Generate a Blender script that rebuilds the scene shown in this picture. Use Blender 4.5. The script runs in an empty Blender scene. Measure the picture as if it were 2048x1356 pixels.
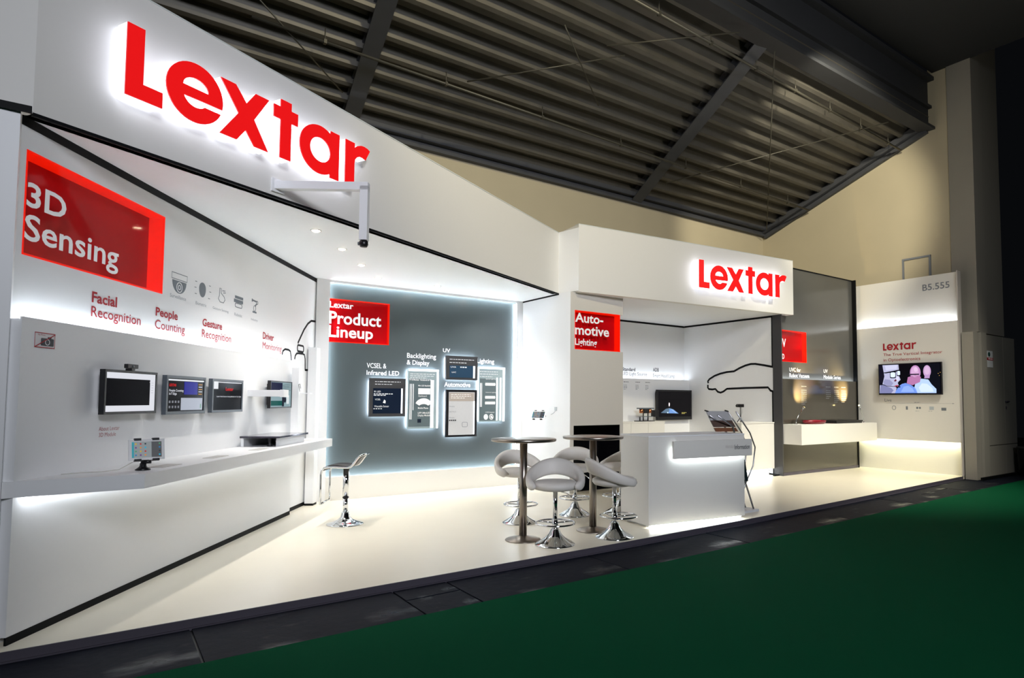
import bpy, math, random
from mathutils import Matrix, Vector
random.seed(7)
PI = math.pi
SC = bpy.context.scene
COL = SC.collection

# ------------------------------------------------------------------ camera, world, exposure
CAM_H = 1.52
cd = bpy.data.cameras.new('camera')
cam = bpy.data.objects.new('camera', cd); COL.objects.link(cam)
F, CX, CY, YAW, PITCH, ROLL = 1257.485, 1130.51, 732.53, 0.634793, 0.0544153, 0.00489449
fw = Vector((math.sin(YAW)*math.cos(PITCH), math.cos(YAW)*math.cos(PITCH), math.sin(PITCH)))
rt = Vector((math.cos(YAW), -math.sin(YAW), 0)); up = rt.cross(fw)
r2 = rt*math.cos(ROLL)+up*math.sin(ROLL); u2 = up*math.cos(ROLL)-rt*math.sin(ROLL)
cam.matrix_world = Matrix(((r2.x, u2.x, -fw.x, 0), (r2.y, u2.y, -fw.y, 0), (r2.z, u2.z, -fw.z, CAM_H), (0, 0, 0, 1)))
cd.sensor_fit = 'HORIZONTAL'; cd.sensor_width = 36; cd.lens = F*36/2048
cd.shift_x = -(CX-1024)/2048; cd.shift_y = (CY-678)/2048
cd.clip_start = .05; cd.clip_end = 200
SC.camera = cam
w = bpy.data.worlds.new('hall_dark'); SC.world = w; w.use_nodes = True
bg = w.node_tree.nodes['Background']; bg.inputs[0].default_value = (.55, .62, .75, 1); bg.inputs[1].default_value = .004
vs = SC.view_settings
SC.display_settings.display_device = 'sRGB'
vs.view_transform = 'Standard'; vs.look = 'None'; vs.gamma = 1; vs.use_curve_mapping = False; vs.exposure = 0.15

def area(name, loc, target, size, power, color=(1, 1, 1), spread=PI, sy=None):
    l = bpy.data.lights.new(name, 'AREA'); l.energy = power; l.color = color; l.size = size
    if sy: l.shape = 'RECTANGLE'; l.size_y = sy
    l.spread = spread
    o = bpy.data.objects.new(name, l); COL.objects.link(o); o.location = loc
    o.rotation_euler = (Vector(target)-Vector(loc)).to_track_quat('-Z', 'Y').to_euler()
    return o
def spot(name, loc, target, power, color, angle, blend=.5, rad=.05):
    l = bpy.data.lights.new(name, 'SPOT'); l.energy = power; l.color = color; l.spot_size = angle; l.spot_blend = blend; l.shadow_soft_size = rad
    o = bpy.data.objects.new(name, l); COL.objects.link(o); o.location = loc
    o.rotation_euler = (Vector(target)-Vector(loc)).to_track_quat('-Z', 'Y').to_euler()
    return o
# unseen hall lights without fixtures; wall floods and roof fill are added
area('hall_lamp_light', (0.0, -7.0, 6.5), (5.5, 8, 3.2), 2.5, 215, (.88, .91, 1), math.radians(75))
spot('hall_flood_light', (9.0, 4.5, 7.4), (14.7, 9.8, 5.6), 1250, (1, .91, .70), math.radians(57), .5, .12)  # added flood; its cone edge stands in for the right wall's shadow line
spot('hall_flood_light', (3.0, 1.6, 8.2), (6.2, 10.7, 5.6), 1250, (1, .88, .58), math.radians(84), 1, .12)  # added flood, brightens the left part of the back wall
area('roof_uplight', (10.5, 3.2, 5.0), (11.5, 7.5, 7.6), .8, 40, (1, .93, .78))  # added fill hanging free, brightens the deck ribs from below
area('hall_spot_bank', (10.8, .8, 8.4), (11.9, 6.9, .6), 1.0, 100, (1, .95, .80), math.radians(50))

# ------------------------------------------------------------------ materials
def lin(c):
    return tuple(((v/255)/12.92 if v/255 <= .04045 else ((v/255+.055)/1.055)**2.4) for v in c)
MATS = {}
def mat(name, rgb, rough=.5, metal=0., emit=None, es=0., noise=.04, scale=30., bump=0., coat=0., spec=.5):
    if name in MATS: return MATS[name]
    m = bpy.data.materials.new(name); m.use_nodes = True; MATS[name] = m
    nt = m.node_tree; p = nt.nodes['Principled BSDF']; c = lin(rgb)
    p.inputs['Roughness'].default_value = rough; p.inputs['Metallic'].default_value = metal
    p.inputs['Coat Weight'].default_value = coat; p.inputs['Specular IOR Level'].default_value = spec
    tc = nt.nodes.new('ShaderNodeTexCoord'); nz = nt.nodes.new('ShaderNodeTexNoise')
    nz.inputs['Scale'].default_value = scale; nz.inputs['Detail'].default_value = 3
    nt.links.new(tc.outputs['Object'], nz.inputs['Vector'])
    mx = nt.nodes.new('ShaderNodeMix'); mx.data_type = 'RGBA'
    mx.inputs[6].default_value = (*[min(1, v*(1-noise)) for v in c], 1); mx.inputs[7].default_value = (*[min(1, v*(1+noise)) for v in c], 1)
    nt.links.new(nz.outputs['Fac'], mx.inputs[0]); nt.links.new(mx.outputs[2], p.inputs['Base Color'])
    if bump:
        b = nt.nodes.new('ShaderNodeBump'); b.inputs['Strength'].default_value = bump; b.inputs['Distance'].default_value = .01
        nt.links.new(nz.outputs['Fac'], b.inputs['Height']); nt.links.new(b.outputs['Normal'], p.inputs['Normal'])
    if emit:
        p.inputs['Emission Color'].default_value = (*lin(emit), 1); p.inputs['Emission Strength'].default_value = es
    return m
WHITE = mat('white_laminate', (237, 238, 239), .45, noise=.01)
WARMW = mat('white_paint_warm', (226, 224, 218), .5, noise=.01)
FLOORM = mat('cream_floor', (240, 232, 212), .28, noise=.025, scale=3, spec=.4)
BLACK = mat('black_line', (10, 12, 14), .6, spec=.15)
DARKM = mat('dark_trim', (76, 72, 82), .5, .1)
RED = mat('red_panel', (196, 16, 18), .4, noise=.03)
REDTXT = mat('red_print', (170, 22, 36), .6)
GREYTXT = mat('grey_print', (120, 126, 134), .6)
DGREYTXT = mat('dark_grey_print', (70, 74, 80), .6)
WTXT = mat('white_print', (240, 240, 240), .5, emit=(240, 240, 240), es=.12)
LED = mat('led_strip', (255, 255, 255), .5, emit=(236, 246, 255), es=21)
LEDL = mat('led_strip_soft', (255, 255, 255), .5, emit=(240, 247, 255), es=26)
LEDW = mat('led_strip_warm', (255, 255, 255), .5, emit=(255, 252, 205), es=34)
CHROME = mat('chrome', (225, 228, 232), .06, 1., noise=.01)
STEEL = mat('brushed_steel', (150, 142, 134), .3, 1., noise=.08, scale=120)
BLKPL = mat('black_plastic', (20, 20, 24), .35)
GREYPL = mat('grey_plastic', (92, 100, 108), .35)
GLASSG = mat('grey_glass_panel', (76, 84, 86), .28, noise=.02, scale=4)
DGLASS = mat('dark_gloss_panel', (68, 65, 58), .10, noise=.03, scale=3, spec=.7)
LEATH = mat('white_leather', (214, 210, 204), .5, bump=.15, scale=220, noise=.03)
BLEATH = mat('black_leather', (34, 32, 34), .4, bump=.1, scale=200)
def emat(name, rgb, s=1.): return mat(name, rgb, .3, emit=rgb, es=s, noise=0.)
SCR = lambda rgb, s=.8: mat('screen_%d_%d_%d_%d' % (*rgb, s*100), (4, 4, 6), .12, emit=rgb, es=s*1.15, noise=0., spec=.03)

# ------------------------------------------------------------------ mesh building
class MB:
    def __init__(s): s.v = []; s.f = []; s.sm = []
    def add(s, vs, fs, smooth=False):
        b = len(s.v); s.v += [tuple(p) for p in vs]; s.f += [tuple(i+b for i in f) for f in fs]; s.sm += [smooth]*len(fs); return s
    def hexa(s, p):   # 8 points: bottom 4 ccw, top 4
        return s.add(p, [(3, 2, 1, 0), (4, 5, 6, 7), (0, 1, 5, 4), (1, 2, 6, 5), (2, 3, 7, 6), (3, 0, 4, 7)])
    def box(s, x0, x1, y0, y1, z0, z1):
        return s.hexa([(x0, y0, z0), (x1, y0, z0), (x1, y1, z0), (x0, y1, z0), (x0, y0, z1), (x1, y0, z1), (x1, y1, z1), (x0, y1, z1)])
    def fbox(s, fr, a0, a1, o0, o1, z0, z1):
        P = fr.p
        return s.hexa([P(a0, o1, z0), P(a1, o1, z0), P(a1, o0, z0), P(a0, o0, z0), P(a0, o1, z1), P(a1, o1, z1), P(a1, o0, z1), P(a0, o0, z1)])
    def prism(s, poly, z0, z1):
        n = len(poly); vs = [(x, y, z0) for x, y in poly]+[(x, y, z1) for x, y in poly]
        fs = [tuple(range(n-1, -1, -1)), tuple(range(n, 2*n))]+[(i, (i+1) % n, n+(i+1) % n, n+i) for i in range(n)]
        return s.add(vs, fs)
    def tube(s, pts, r, n=8, closed=False, caps=True):
        pts = [Vector(p) for p in pts]; m = len(pts); vs = []; prev = None
        for i, p in enumerate(pts):
            a = pts[(i-1) % m] if (closed or i > 0) else p; b = pts[(i+1) % m] if (closed or i < m-1) else p
            t = (b-a).normalized()
            if prev is None:
                h = Vector((0, 0, 1)) if abs(t.z) < .9 else Vector((1, 0, 0)); e1 = t.cross(h).normalized()
            else: e1 = (prev-t*prev.dot(t)).normalized()
            prev = e1; e2 = t.cross(e1)
            rr = r[i] if isinstance(r, (list, tuple)) else r
            for k in range(n):
                an = 2*PI*k/n; vs.append(p+e1*(rr*math.cos(an))+e2*(rr*math.sin(an)))
        fs = []
        for i in range(m if closed else m-1):
            j = (i+1) % m
            for k in range(n): fs.append((i*n+k, i*n+(k+1) % n, j*n+(k+1) % n, j*n+k))
        if not closed and caps: fs += [tuple(range(n-1, -1, -1)), tuple((m-1)*n+k for k in range(n))]
        return s.add(vs, fs, True)
    def lathe(s, prof, n=32, cx=0, cy=0):
        vs = []; m = len(prof)
        for r, z in prof:
            for k in range(n): a = 2*PI*k/n; vs.append((cx+r*math.cos(a), cy+r*math.sin(a), z))
        fs = [(i*n+k, i*n+(k+1) % n, (i+1)*n+(k+1) % n, (i+1)*n+k) for i in range(m-1) for k in range(n)]
        fs += [tuple(range(n-1, -1, -1)), tuple((m-1)*n+k for k in range(n))]
        return s.add(vs, fs, True)
    def flat(s, fr, pts, off, th=.002):   # polygon lying on a wall frame, pts (s, z)
        n = len(pts); a = [fr.p(x, off+th, z) for x, z in pts]; b = [fr.p(x, off, z) for x, z in pts]
        return s.add(a+b, [tuple(range(n)), tuple(range(2*n-1, n-1, -1))]+[(i, n+i, n+(i+1) % n, (i+1) % n) for i in range(n)])
    def line(s, fr, pts, w, off, th=.002, closed=False):   # polyline band on a wall frame
        m = len(pts); L = []
        for i, p in enumerate(pts):
            a = pts[(i-1) % m] if (closed or i) else p; b = pts[(i+1) % m] if (closed or i < m-1) else p
            dx, dz = b[0]-a[0], b[1]-a[1]; l = math.hypot(dx, dz) or 1; L.append((-dz/l*w/2, dx/l*w/2))
        for i in range(m if closed else m-1):
            j = (i+1) % m; p, q, d, e = pts[i], pts[j], L[i], L[j]
            s.flat(fr, [(p[0]-d[0], p[1]-d[1]), (q[0]-e[0], q[1]-e[1]), (q[0]+e[0], q[1]+e[1]), (p[0]+d[0], p[1]+d[1])], off, th)
        return s
    def mesh(s, name):
        me = bpy.data.meshes.new(name); me.from_pydata(s.v, [], s.f); me.polygons.foreach_set('use_smooth', s.sm); me.update(); return me
class Frame:   # a wall plane: origin, direction left to right as seen, normal towards the viewer
    def __init__(f, o, u):
        l = math.hypot(*u); f.o = o; f.u = (u[0]/l, u[1]/l); f.n = (f.u[1], -f.u[0])
    def p(f, s, off, z): return (f.o[0]+f.u[0]*s+f.n[0]*off, f.o[1]+f.u[1]*s+f.n[1]*off, z)
def tag(o, label=None, cat=None, group=None, kind=None):
    if label: o['label'] = label
    if cat: o['category'] = cat
    if group: o['group'] = group
    if kind: o['kind'] = kind
    return o
def attach(o, parent, local=False):
    if parent is not None:
        o.parent = parent
        if not local: o.matrix_parent_inverse = WM[parent.name].inverted() if parent.name in WM else Matrix()
WM = {}
def obj(name, mb, m, parent=None, local=False, bevel=0, label=None):
    me = mb.mesh(name) if isinstance(mb, MB) else mb
    if not me.materials: me.materials.append(m)
    o = bpy.data.objects.new(name, me); COL.objects.link(o); attach(o, parent, local)
    if bevel:
        b = o.modifiers.new('bevel', 'BEVEL'); b.width = bevel; b.segments = 2; b.limit_method = 'ANGLE'
    if label: o['label'] = label
    return o
def empty(name, loc, label=None, cat=None, group=None, rz=0.):
    o = bpy.data.objects.new(name, None); COL.objects.link(o); o.location = loc; o.rotation_euler = (0, 0, rz); o.empty_display_size = .1
    WM[o.name] = Matrix.Translation(loc) @ Matrix.Rotation(rz, 4, 'Z')
    return tag(o, label, cat, group)
def struct(name, mb, m, parent=None, bevel=0):
    o = obj(name, mb, m, parent, bevel=bevel)
    if parent is None: o['kind'] = 'structure'
    return o
def copy_tree(o, parent=None):
    c = o.copy(); COL.objects.link(c); c.parent = parent
    for ch in list(o.children): copy_tree(ch, c)
    return c
# text: a font curve turned into a mesh, fitted to the box (s0..s1, z0..z1) of a wall frame
def text_mesh(body, bold=0., align='LEFT', spacing=1., line=1.):
    cu = bpy.data.curves.new('t', 'FONT'); cu.body = body; cu.offset = bold; cu.align_x = align; cu.space_character = spacing; cu.space_line = line
    cu.resolution_u = 3
    o = bpy.data.objects.new('t', cu); COL.objects.link(o)
    dg = bpy.context.evaluated_depsgraph_get(); me = bpy.data.meshes.new_from_object(o.evaluated_get(dg))
    bpy.data.objects.remove(o); bpy.data.curves.remove(cu)
    return me
def text(fr, body, s0, s1, z0, z1, off, m, parent, bold=.0, th=.003, name='lettering', align='LEFT', line=1.):
    me = text_mesh(body, bold, align, 1., line)
    vs = [v.co.copy() for v in me.vertices]; fs = [tuple(p.vertices) for p in me.polygons]; bpy.data.meshes.remove(me)
    x0 = min(v.x for v in vs); x1 = max(v.x for v in vs); y0 = min(v.y for v in vs); y1 = max(v.y for v in vs)
    mb = MB(); pts = [(s0+(v.x-x0)/(x1-x0)*(s1-s0), z0+(v.y-y0)/(y1-y0)*(z1-z0)) for v in vs]
    mb.add([fr.p(a, off+th, z) for a, z in pts], fs)
    if th > .004:   # rim
        from collections import Counter
        ec = Counter(); 
        for f in fs:
            for i in range(len(f)): ec[tuple(sorted((f[i], f[(i+1) % len(f)])))] += 1
        b = len(pts); back = [fr.p(a, off, z) for a, z in pts]
        mb.add(back, [])
        for f in fs:
            for i in range(len(f)):
                p, q = f[i], f[(i+1) % len(f)]
                if ec[tuple(sorted((p, q)))] == 1: mb.f.append((q, p, b+p, b+q)); mb.sm.append(False)
    return obj(name, mb, m, parent, label='lettering reading '+' '.join(body.replace('\n', ' ').split()) if len(body) < 40 and not BR.search(body) else None)
import re
BR = re.compile('Lextar')
def fill(polys):   # 2D outline with holes -> (verts, faces)
    cu = bpy.data.curves.new('g', 'CURVE'); cu.dimensions = '2D'; cu.fill_mode = 'BOTH'
    for p in polys:
        sp = cu.splines.new('POLY'); sp.points.add(len(p)-1); sp.use_cyclic_u = True
        for i, (x, y) in enumerate(p): sp.points[i].co = (x, y, 0, 1)
    o = bpy.data.objects.new('g', cu); COL.objects.link(o)
    dg = bpy.context.evaluated_depsgraph_get(); me = bpy.data.meshes.new_from_object(o.evaluated_get(dg))
    r = ([(v.co.x, v.co.y) for v in me.vertices], [tuple(p.vertices) for p in me.polygons])
    bpy.data.objects.remove(o); bpy.data.curves.remove(cu); bpy.data.meshes.remove(me); return r
def ell(cx, cy, rx, ry, a0=0, a1=360, n=28):
    full = abs(a1-a0) >= 360; k = n if full else n+1
    return [(cx+rx*math.cos(math.radians(a0+(a1-a0)*i/n)), cy+ry*math.sin(math.radians(a0+(a1-a0)*i/n))) for i in range(k)]
GLYPH = [
    [[(0, 0), (.257, 0), (.257, .115), (.118, .115), (.118, .52), (0, .52)]],
    [ell(.504, .229, .226, .23, -11, 338, 40)+ell(.508, .228, .106, .113, -47, -155, 12)+[(.402, .18)],
     ell(.506, .262, .103, .08, 0, 180, 12)],
    [[(.704, .455), (.838, .455), (.94, .335), (1.023, .455), (1.154, .455), (1.013, .225), (1.156, 0), (1.024, 0), (.94, .108), (.86, 0), (.710, 0), (.87, .228)]],
    [[(1.275, .525), (1.388, .525), (1.388, .455), (1.46, .455), (1.46, .342), (1.39, .342), (1.39, 0), (1.277, 0), (1.277, .342), (1.204, .342), (1.204, .455), (1.275, .455)]],
    [[(1.956, 0), (1.956, .457), (1.845, .457)]+ell(1.72, .228, .235, .23, 58, 302, 30)+[(1.845, 0)], ell(1.724, .229, .122, .115)],
    [[(2.036, 0), (2.158, 0), (2.158, .247), (2.166, .29), (2.191, .32), (2.23, .342), (2.27, .343), (2.311, .333), (2.369, .444), (2.33, .461), (2.29, .466), (2.24, .46), (2.195, .44), (2.158, .408), (2.158, .455), (2.036, .455)]]]
GL = None
def logo(fr, s0, z0, k, off, depth, parent, body, face, lit=True):
    """six letters; lit: white body with a red face, else flat print in one mesh each"""
    global GL
    if GL is None: GL = [fill(g) for g in GLYPH]
    for g, (vv, ff) in zip(GLYPH, GL):
        front = MB().add([fr.p(s0+x*k, off+depth+.012*lit, z0+y*k) for x, y in vv], ff)
        if not lit: obj('letter', front, face, parent); continue
        b = MB()
        for ring in g:
            n = len(ring)
            b.add([fr.p(s0+x*k, off, z0+y*k) for x, y in ring]+[fr.p(s0+x*k, off+depth, z0+y*k) for x, y in ring], [(i, (i+1) % n, n+(i+1) % n, n+i) for i in range(n)])
            front.add([fr.p(s0+x*k, off+depth, z0+y*k) for x, y in ring]+[fr.p(s0+x*k, off+depth+.012, z0+y*k) for x, y in ring], [(i, (i+1) % n, n+(i+1) % n, n+i) for i in range(n)])
        b.add([fr.p(s0+x*k, off, z0+y*k) for x, y in vv], [f[::-1] for f in ff])
        lo = obj('letter', b, body, parent); obj('letter_face', front, face, lo)
def wall_grid(mb, fr, s0, s1, z0, z1, o0, o1, holes=()):   # slab with rectangular openings
    us = sorted({s0, s1, *[h[0] for h in holes], *[h[1] for h in holes]}); zs = sorted({z0, z1, *[h[2] for h in holes], *[h[3] for h in holes]})
    for a, b in zip(us, us[1:]):
        for c, d in zip(zs, zs[1:]):
            if any(h[0] <= (a+b)/2 <= h[1] and h[2] <= (c+d)/2 <= h[3] for h in holes): continue
            mb.fbox(fr, a, b, o0, o1, c, d)
    return mb
CLEAR = None
def clear_mat():
    global CLEAR
    if CLEAR: return CLEAR
    m = bpy.data.materials.new('clear_acrylic'); m.use_nodes = True; nt = m.node_tree; nt.nodes.remove(nt.nodes['Principled BSDF'])
    t = nt.nodes.new('ShaderNodeBsdfTransparent'); g = nt.nodes.new('ShaderNodeBsdfGlossy'); g.inputs['Roughness'].default_value = .05
    x = nt.nodes.new('ShaderNodeMixShader'); x.inputs[0].default_value = .012
    nt.links.new(t.outputs[0], x.inputs[1]); nt.links.new(g.outputs[0], x.inputs[2]); nt.links.new(x.outputs[0], nt.nodes['Material Output'].inputs[0]); CLEAR = m; return m

# ------------------------------------------------------------------ frames of the stand
FW = Frame((-.42, 5.199), (3.056, 4.587))        # slanted left wall
FH = Frame((-.42, 5.199), (6.638, 3.444))        # big fascia
FH2 = Frame((6.30, 8.19), (5.25, -.52))          # second fascia
FP = Frame((0, 9.80), (1, 0))                    # product wall
FE = Frame((6.210, 0), (0, -1))                  # end wall, s = -y
FPI = Frame((0, 8.30), (1, 0))                   # pillar front
FA = Frame((0, 10.48), (1, 0))                   # automotive back wall
FC = Frame((11.28, 0), (0, -1))                  # car wall
FU = Frame((0, 7.87), (1, 0))                    # dark ultraviolet wall
FB = Frame((14.337, 0), (0, -1))                 # wall with hall number
FR = Frame((5.29, 5.495), (1.52, -.215))         # reception counter
ZC = 3.34
U = -.08
# ------------------------------------------------------------------ hall: floor, walls, roof
CARP = mat('green_carpet', (3, 76, 46), .95, noise=.35, scale=400, bump=.4, spec=.05)
CONC = mat('dark_concrete', (9, 11, 15), .55, noise=.3, scale=6, bump=.05)
SLAB = mat('sealed_dark_slab', (15, 19, 31), .3, noise=.4, scale=14, bump=.3, spec=.1)
HALLW = mat('hall_wall_beige', (186, 176, 150), .8, noise=.05, scale=1.5)
HALLG = mat('hall_panel_grey', (150, 146, 136), .7, noise=.06, scale=2)
STEELD = mat('dark_steel', (72, 74, 79), .6, .2, noise=.12, scale=5); GIRD = mat('girder_paint', (42, 44, 48), .7, noise=.12, scale=5)
DECK = mat('roof_deck_metal', (92, 89, 82), .5, .4, noise=.18, scale=4)
nt = SLAB.node_tree; n2 = nt.nodes.new('ShaderNodeTexNoise'); n2.inputs['Scale'].default_value = 2.2; n2.inputs['Detail'].default_value = 5; mr = nt.nodes.new('ShaderNodeMapRange')
mr.inputs[1].default_value = .52; mr.inputs[2].default_value = .66; mr.inputs[3].default_value = .68; mr.inputs[4].default_value = .16
nt.links.new(n2.outputs['Fac'], mr.inputs[0]); nt.links.new(mr.outputs[0], nt.nodes['Principled BSDF'].inputs['Roughness'])
struct('hall_floor', MB().box(-14, 34, -14, 22, -.2, -.075), CONC)
carpet = obj('carpet', MB().prism([(-10, -12), (33, -12), (33, 5.42), (12.2, 4.78), (5.9, 4.5), (1.3, 4.385), (-10, 4.3)], -.0745, -.056), CARP)
tag(carpet, kind='structure')
def fy(x):   # front edge of the platform
    P = [(-14, 5.0), (-.4, 5.085), (4.5, 5.145), (6.7, 5.21), (9.5, 5.36), (14.34, 5.65), (34, 6.6)]
    for a, b in zip(P, P[1:]):
        if a[0] <= x <= b[0]: return a[1]+(b[1]-a[1])*(x-a[0])/(b[0]-a[0])
def cy_(x):
    P = [(-14, 4.26), (-10, 4.3), (1.3, 4.385), (5.9, 4.5), (12.2, 4.78), (34, 5.5)]
    for a, b in zip(P, P[1:]):
        if a[0] <= x <= b[0]: return a[1]+(b[1]-a[1])*(x-a[0])/(b[0]-a[0])
hs = empty('floor_slabs', (0, 4.7, -.075)); hs['kind'] = 'structure'
xs = [-6, -1.2, .55, 1.985, 2.47, 4.05, 5.9, 8.2, 10.3, 11.4, 12.6, 14.3, 17]
for a, b in zip(xs, xs[1:]):
    g = .008
    def quad(x0, x1, t0, t1):
        q = lambda x, t: (x, cy_(x)-.03+(fy(x)-.01-cy_(x)+.03)*t)
        obj('floor_slab', MB().prism([q(x0, t0), q(x1, t0), q(x1, t1), q(x0, t1)], -.0748, -.060+random.uniform(-.002, .002)), SLAB, hs)
    if abs(a-1.985) < .01 or abs(a-11.4) < .01: quad(a+g, b-g, 0, .575); quad(a+g, b-g, .595, 1)
    else: quad(a+g, b-g, 0, 1)
# hall walls behind the stand
XW, YW = 14.75, 10.72
struct('wall_back', MB().box(-14, XW+.3, YW, YW+.3, -.075, 6.35), HALLW)
rz = lambda y: 6.2+(10.7-y)*.354
struct('wall_right', MB().add([(XW, y, z) for y, z in [(5.5, -.075), (YW, -.075), (YW, rz(YW)), (6.3, rz(6.3)), (6.3, 13), (5.5, 13)]]+[(XW+.3, y, z) for y, z in [(5.5, -.075), (YW, -.075), (YW, rz(YW)), (6.3, rz(6.3)), (6.3, 13), (5.5, 13)]],
       [(5, 4, 3, 2, 1, 0), (6, 7, 8, 9, 10, 11)]+[(i, (i+1) % 6, 6+(i+1) % 6, 6+i) for i in range(6)]), HALLW)
colm = empty('hall_column', (15.5, 5.3, -.075)); colm['kind'] = 'structure'
obj('column_shaft', MB().box(14.72, 15.18, 5.42, 5.9, 3.0, 13), HALLG, colm)
obj('column_shaft', MB().box(15.2, 16.25, 5.47, 5.9, 3.0, 13), HALLG, colm)
obj('column_panel', MB().box(14.40, 14.62, 5.40, 5.62, -.075, 2.98), HALLG, colm)
obj('column_panel', MB().box(14.63, 14.90, 5.34, 5.9, -.075, 2.98), HALLG, colm)
obj('cladding_panel', MB().box(14.92, 15.93, 5.40, 5.9, .62, 2.96), HALLG, colm)
obj('cladding_panel', MB().box(15.95, 16.6, 5.40, 5.9, .62, 2.96), HALLG, colm)
obj('cladding_panel', MB().box(14.92, 15.93, 5.40, 5.9, -.075, .605), HALLG, colm)
obj('cladding_panel', MB().box(15.95, 16.6, 5.40, 5.9, -.075, .605), HALLG, colm)
obj('kick_plate', MB().box(14.4, 16.6, 5.30, 5.34, -.075, .0), BLACK, colm)
obj('door_lever', MB().box(15.97, 16.12, 5.36, 5.40, 1.53, 1.56).box(15.99, 16.01, 5.38, 5.40, 1.38, 1.44), DARKM, colm)
nb = empty('notice_sheet', (15.17, 5.395, 2.3), 'white notice sheet with green emblem and red band on column', 'notice')
FN = Frame((0, 5.40), (1, 0))
obj('paper', MB().fbox(FN, 14.99, 15.36, 0, .004, 2.27, 2.62), mat('paper_white', (225, 228, 230), .7), nb)
obj('emblem', MB().flat(FN, ell(15.17, 2.545, .06, .05), .004), mat('emblem_green', (40, 84, 78), .6), nb)
obj('red_band', MB().fbox(FN, 14.98, 15.37, .004, .007, 2.42, 2.475), REDTXT, nb)
text(FN, 'B5.555', 15.12, 15.33, 2.435, 2.462, .007, WTXT, nb)
# hatch on the right hall wall
FRW = Frame((XW, 0), (0, -1))
ht = empty('wall_hatch', (XW, -6.6, 4.4), 'grey framed access hatch on wall above hall number panel', 'hatch')
ht.location = (XW-.01, 6.63, 4.35); WM[ht.name] = Matrix.Translation(ht.location)
obj('hatch_panel', MB().fbox(FRW, -6.90, -6.36, 0, .01, 4.2, 4.76), HALLW, ht)
obj('frame', MB().fbox(FRW, -6.94, -6.90, 0, .03, 4.2, 4.80).fbox(FRW, -6.36, -6.32, 0, .03, 4.2, 4.80).fbox(FRW, -6.94, -6.32, 0, .035, 4.76, 4.80), GREYTXT, ht)
bn = empty('litter_bin', (16.3, 5.15, -.075), 'black litter bin at foot of the hall column', 'bin')
obj('bin_body', MB().lathe([(.16, -.075), (.18, -.07), (.21, .5), (.21, .52), (.19, .52)], 24, 16.3, 5.1), BLKPL, bn)
obj('bin_rim', MB().lathe([(.205, .52), (.22, .525), (.22, .56), (.17, .57), (.1, .55)], 24, 16.3, 5.1), mat('bin_rim_grey', (60, 60, 60), .4), bn)
# roof deck: one trapezoid panel per rib, ribs running along the hall
ce = empty('ceiling', (6, 8.5, 6.2)); ce['kind'] = 'structure'
pitch = .34; sl = .354
nrm = math.sqrt(1+sl*sl)
n_r = 13
x0r, x1r = -3.5, XW
prof = [(0, 0), (.08, 0), (.12, -.15), (.19, -.15), (.23, 0), (pitch/1.0, 0)]
def rp(x, t, h):   # t metres from the eave up the slope (in plan y), h above deck
    return (x, 10.70-t, rz(10.70-t)+.16+h)
mb = MB()
vs = []
for x in (x0r, x1r):
    for t, h in prof: vs.append(rp(x, t, h))
k = len(prof)
base_t = [i*pitch for i in range(n_r)]
def deck_mesh():
    m_ = MB(); v = [(x, -t, sl*t+h) for x in (x0r, x1r) for t, h in prof]
    m_.add(v, [(i, i+1, k+i+1, k+i) for i in range(k-1)]); return m_.mesh('deck_panel')
dm = deck_mesh(); dm.materials.append(DECK)
for t in base_t:
    o = bpy.data.objects.new('deck_panel', dm); COL.objects.link(o); attach(o, ce); o.location = (0, 10.70-t, rz(10.70-t)+.16)
def beam(pts, wdt, hgt, name, m=STEELD, flange=.0):
    a, b = Vector(pts[0]), Vector(pts[1]); d = (b-a).normalized(); sd = d.cross(Vector((0, 0, 1))).normalized()*(wdt/2); upv = sd.cross(d).normalized()*hgt
    if upv.z < 0: upv = -upv
    m_ = MB()
    def bar(p, q, s_, u0, u1): m_.hexa([p-s_+upv*u0, p+s_+upv*u0, q+s_+upv*u0, q-s_+upv*u0, p-s_+upv*u1, p+s_+upv*u1, q+s_+upv*u1, q-s_+upv*u1])
    if flange: bar(a, b, sd, 0, .1); bar(a, b, sd*.2, .1, .9); bar(a, b, sd, .9, 1)
    else: bar(a, b, sd, 0, 1)
    return obj(name, m_, m, ce)
beam([(2.95, 8.0, rz(8.0)-.1), (3.22, 10.68, rz(10.68)-.1)], .26, .18, 'rafter', flange=1)
beam([(8.86, 6.36, rz(6.36)-.1), (9.85, 10.68, rz(10.68)-.1)], .28, .2, 'rafter', flange=1)
beam([(-3.5, 10.6, 6.22), (XW, 10.6, 6.22)], .2, .12, 'eave_beam'); beam([(-3.5, 10.66, 6.1), (XW, 10.66, 6.1)], .12, .1, 'eave_flange')
beam([(XW-.1, 6.3, rz(6.3)-.08), (XW-.1, 10.6, rz(10.6)-.08)], .2, .14, 'verge_beam'); beam([(XW-.05, 6.3, rz(6.3)-.2), (XW-.05, 10.6, rz(10.6)-.2)], .1, .1, 'verge_flange')
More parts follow.
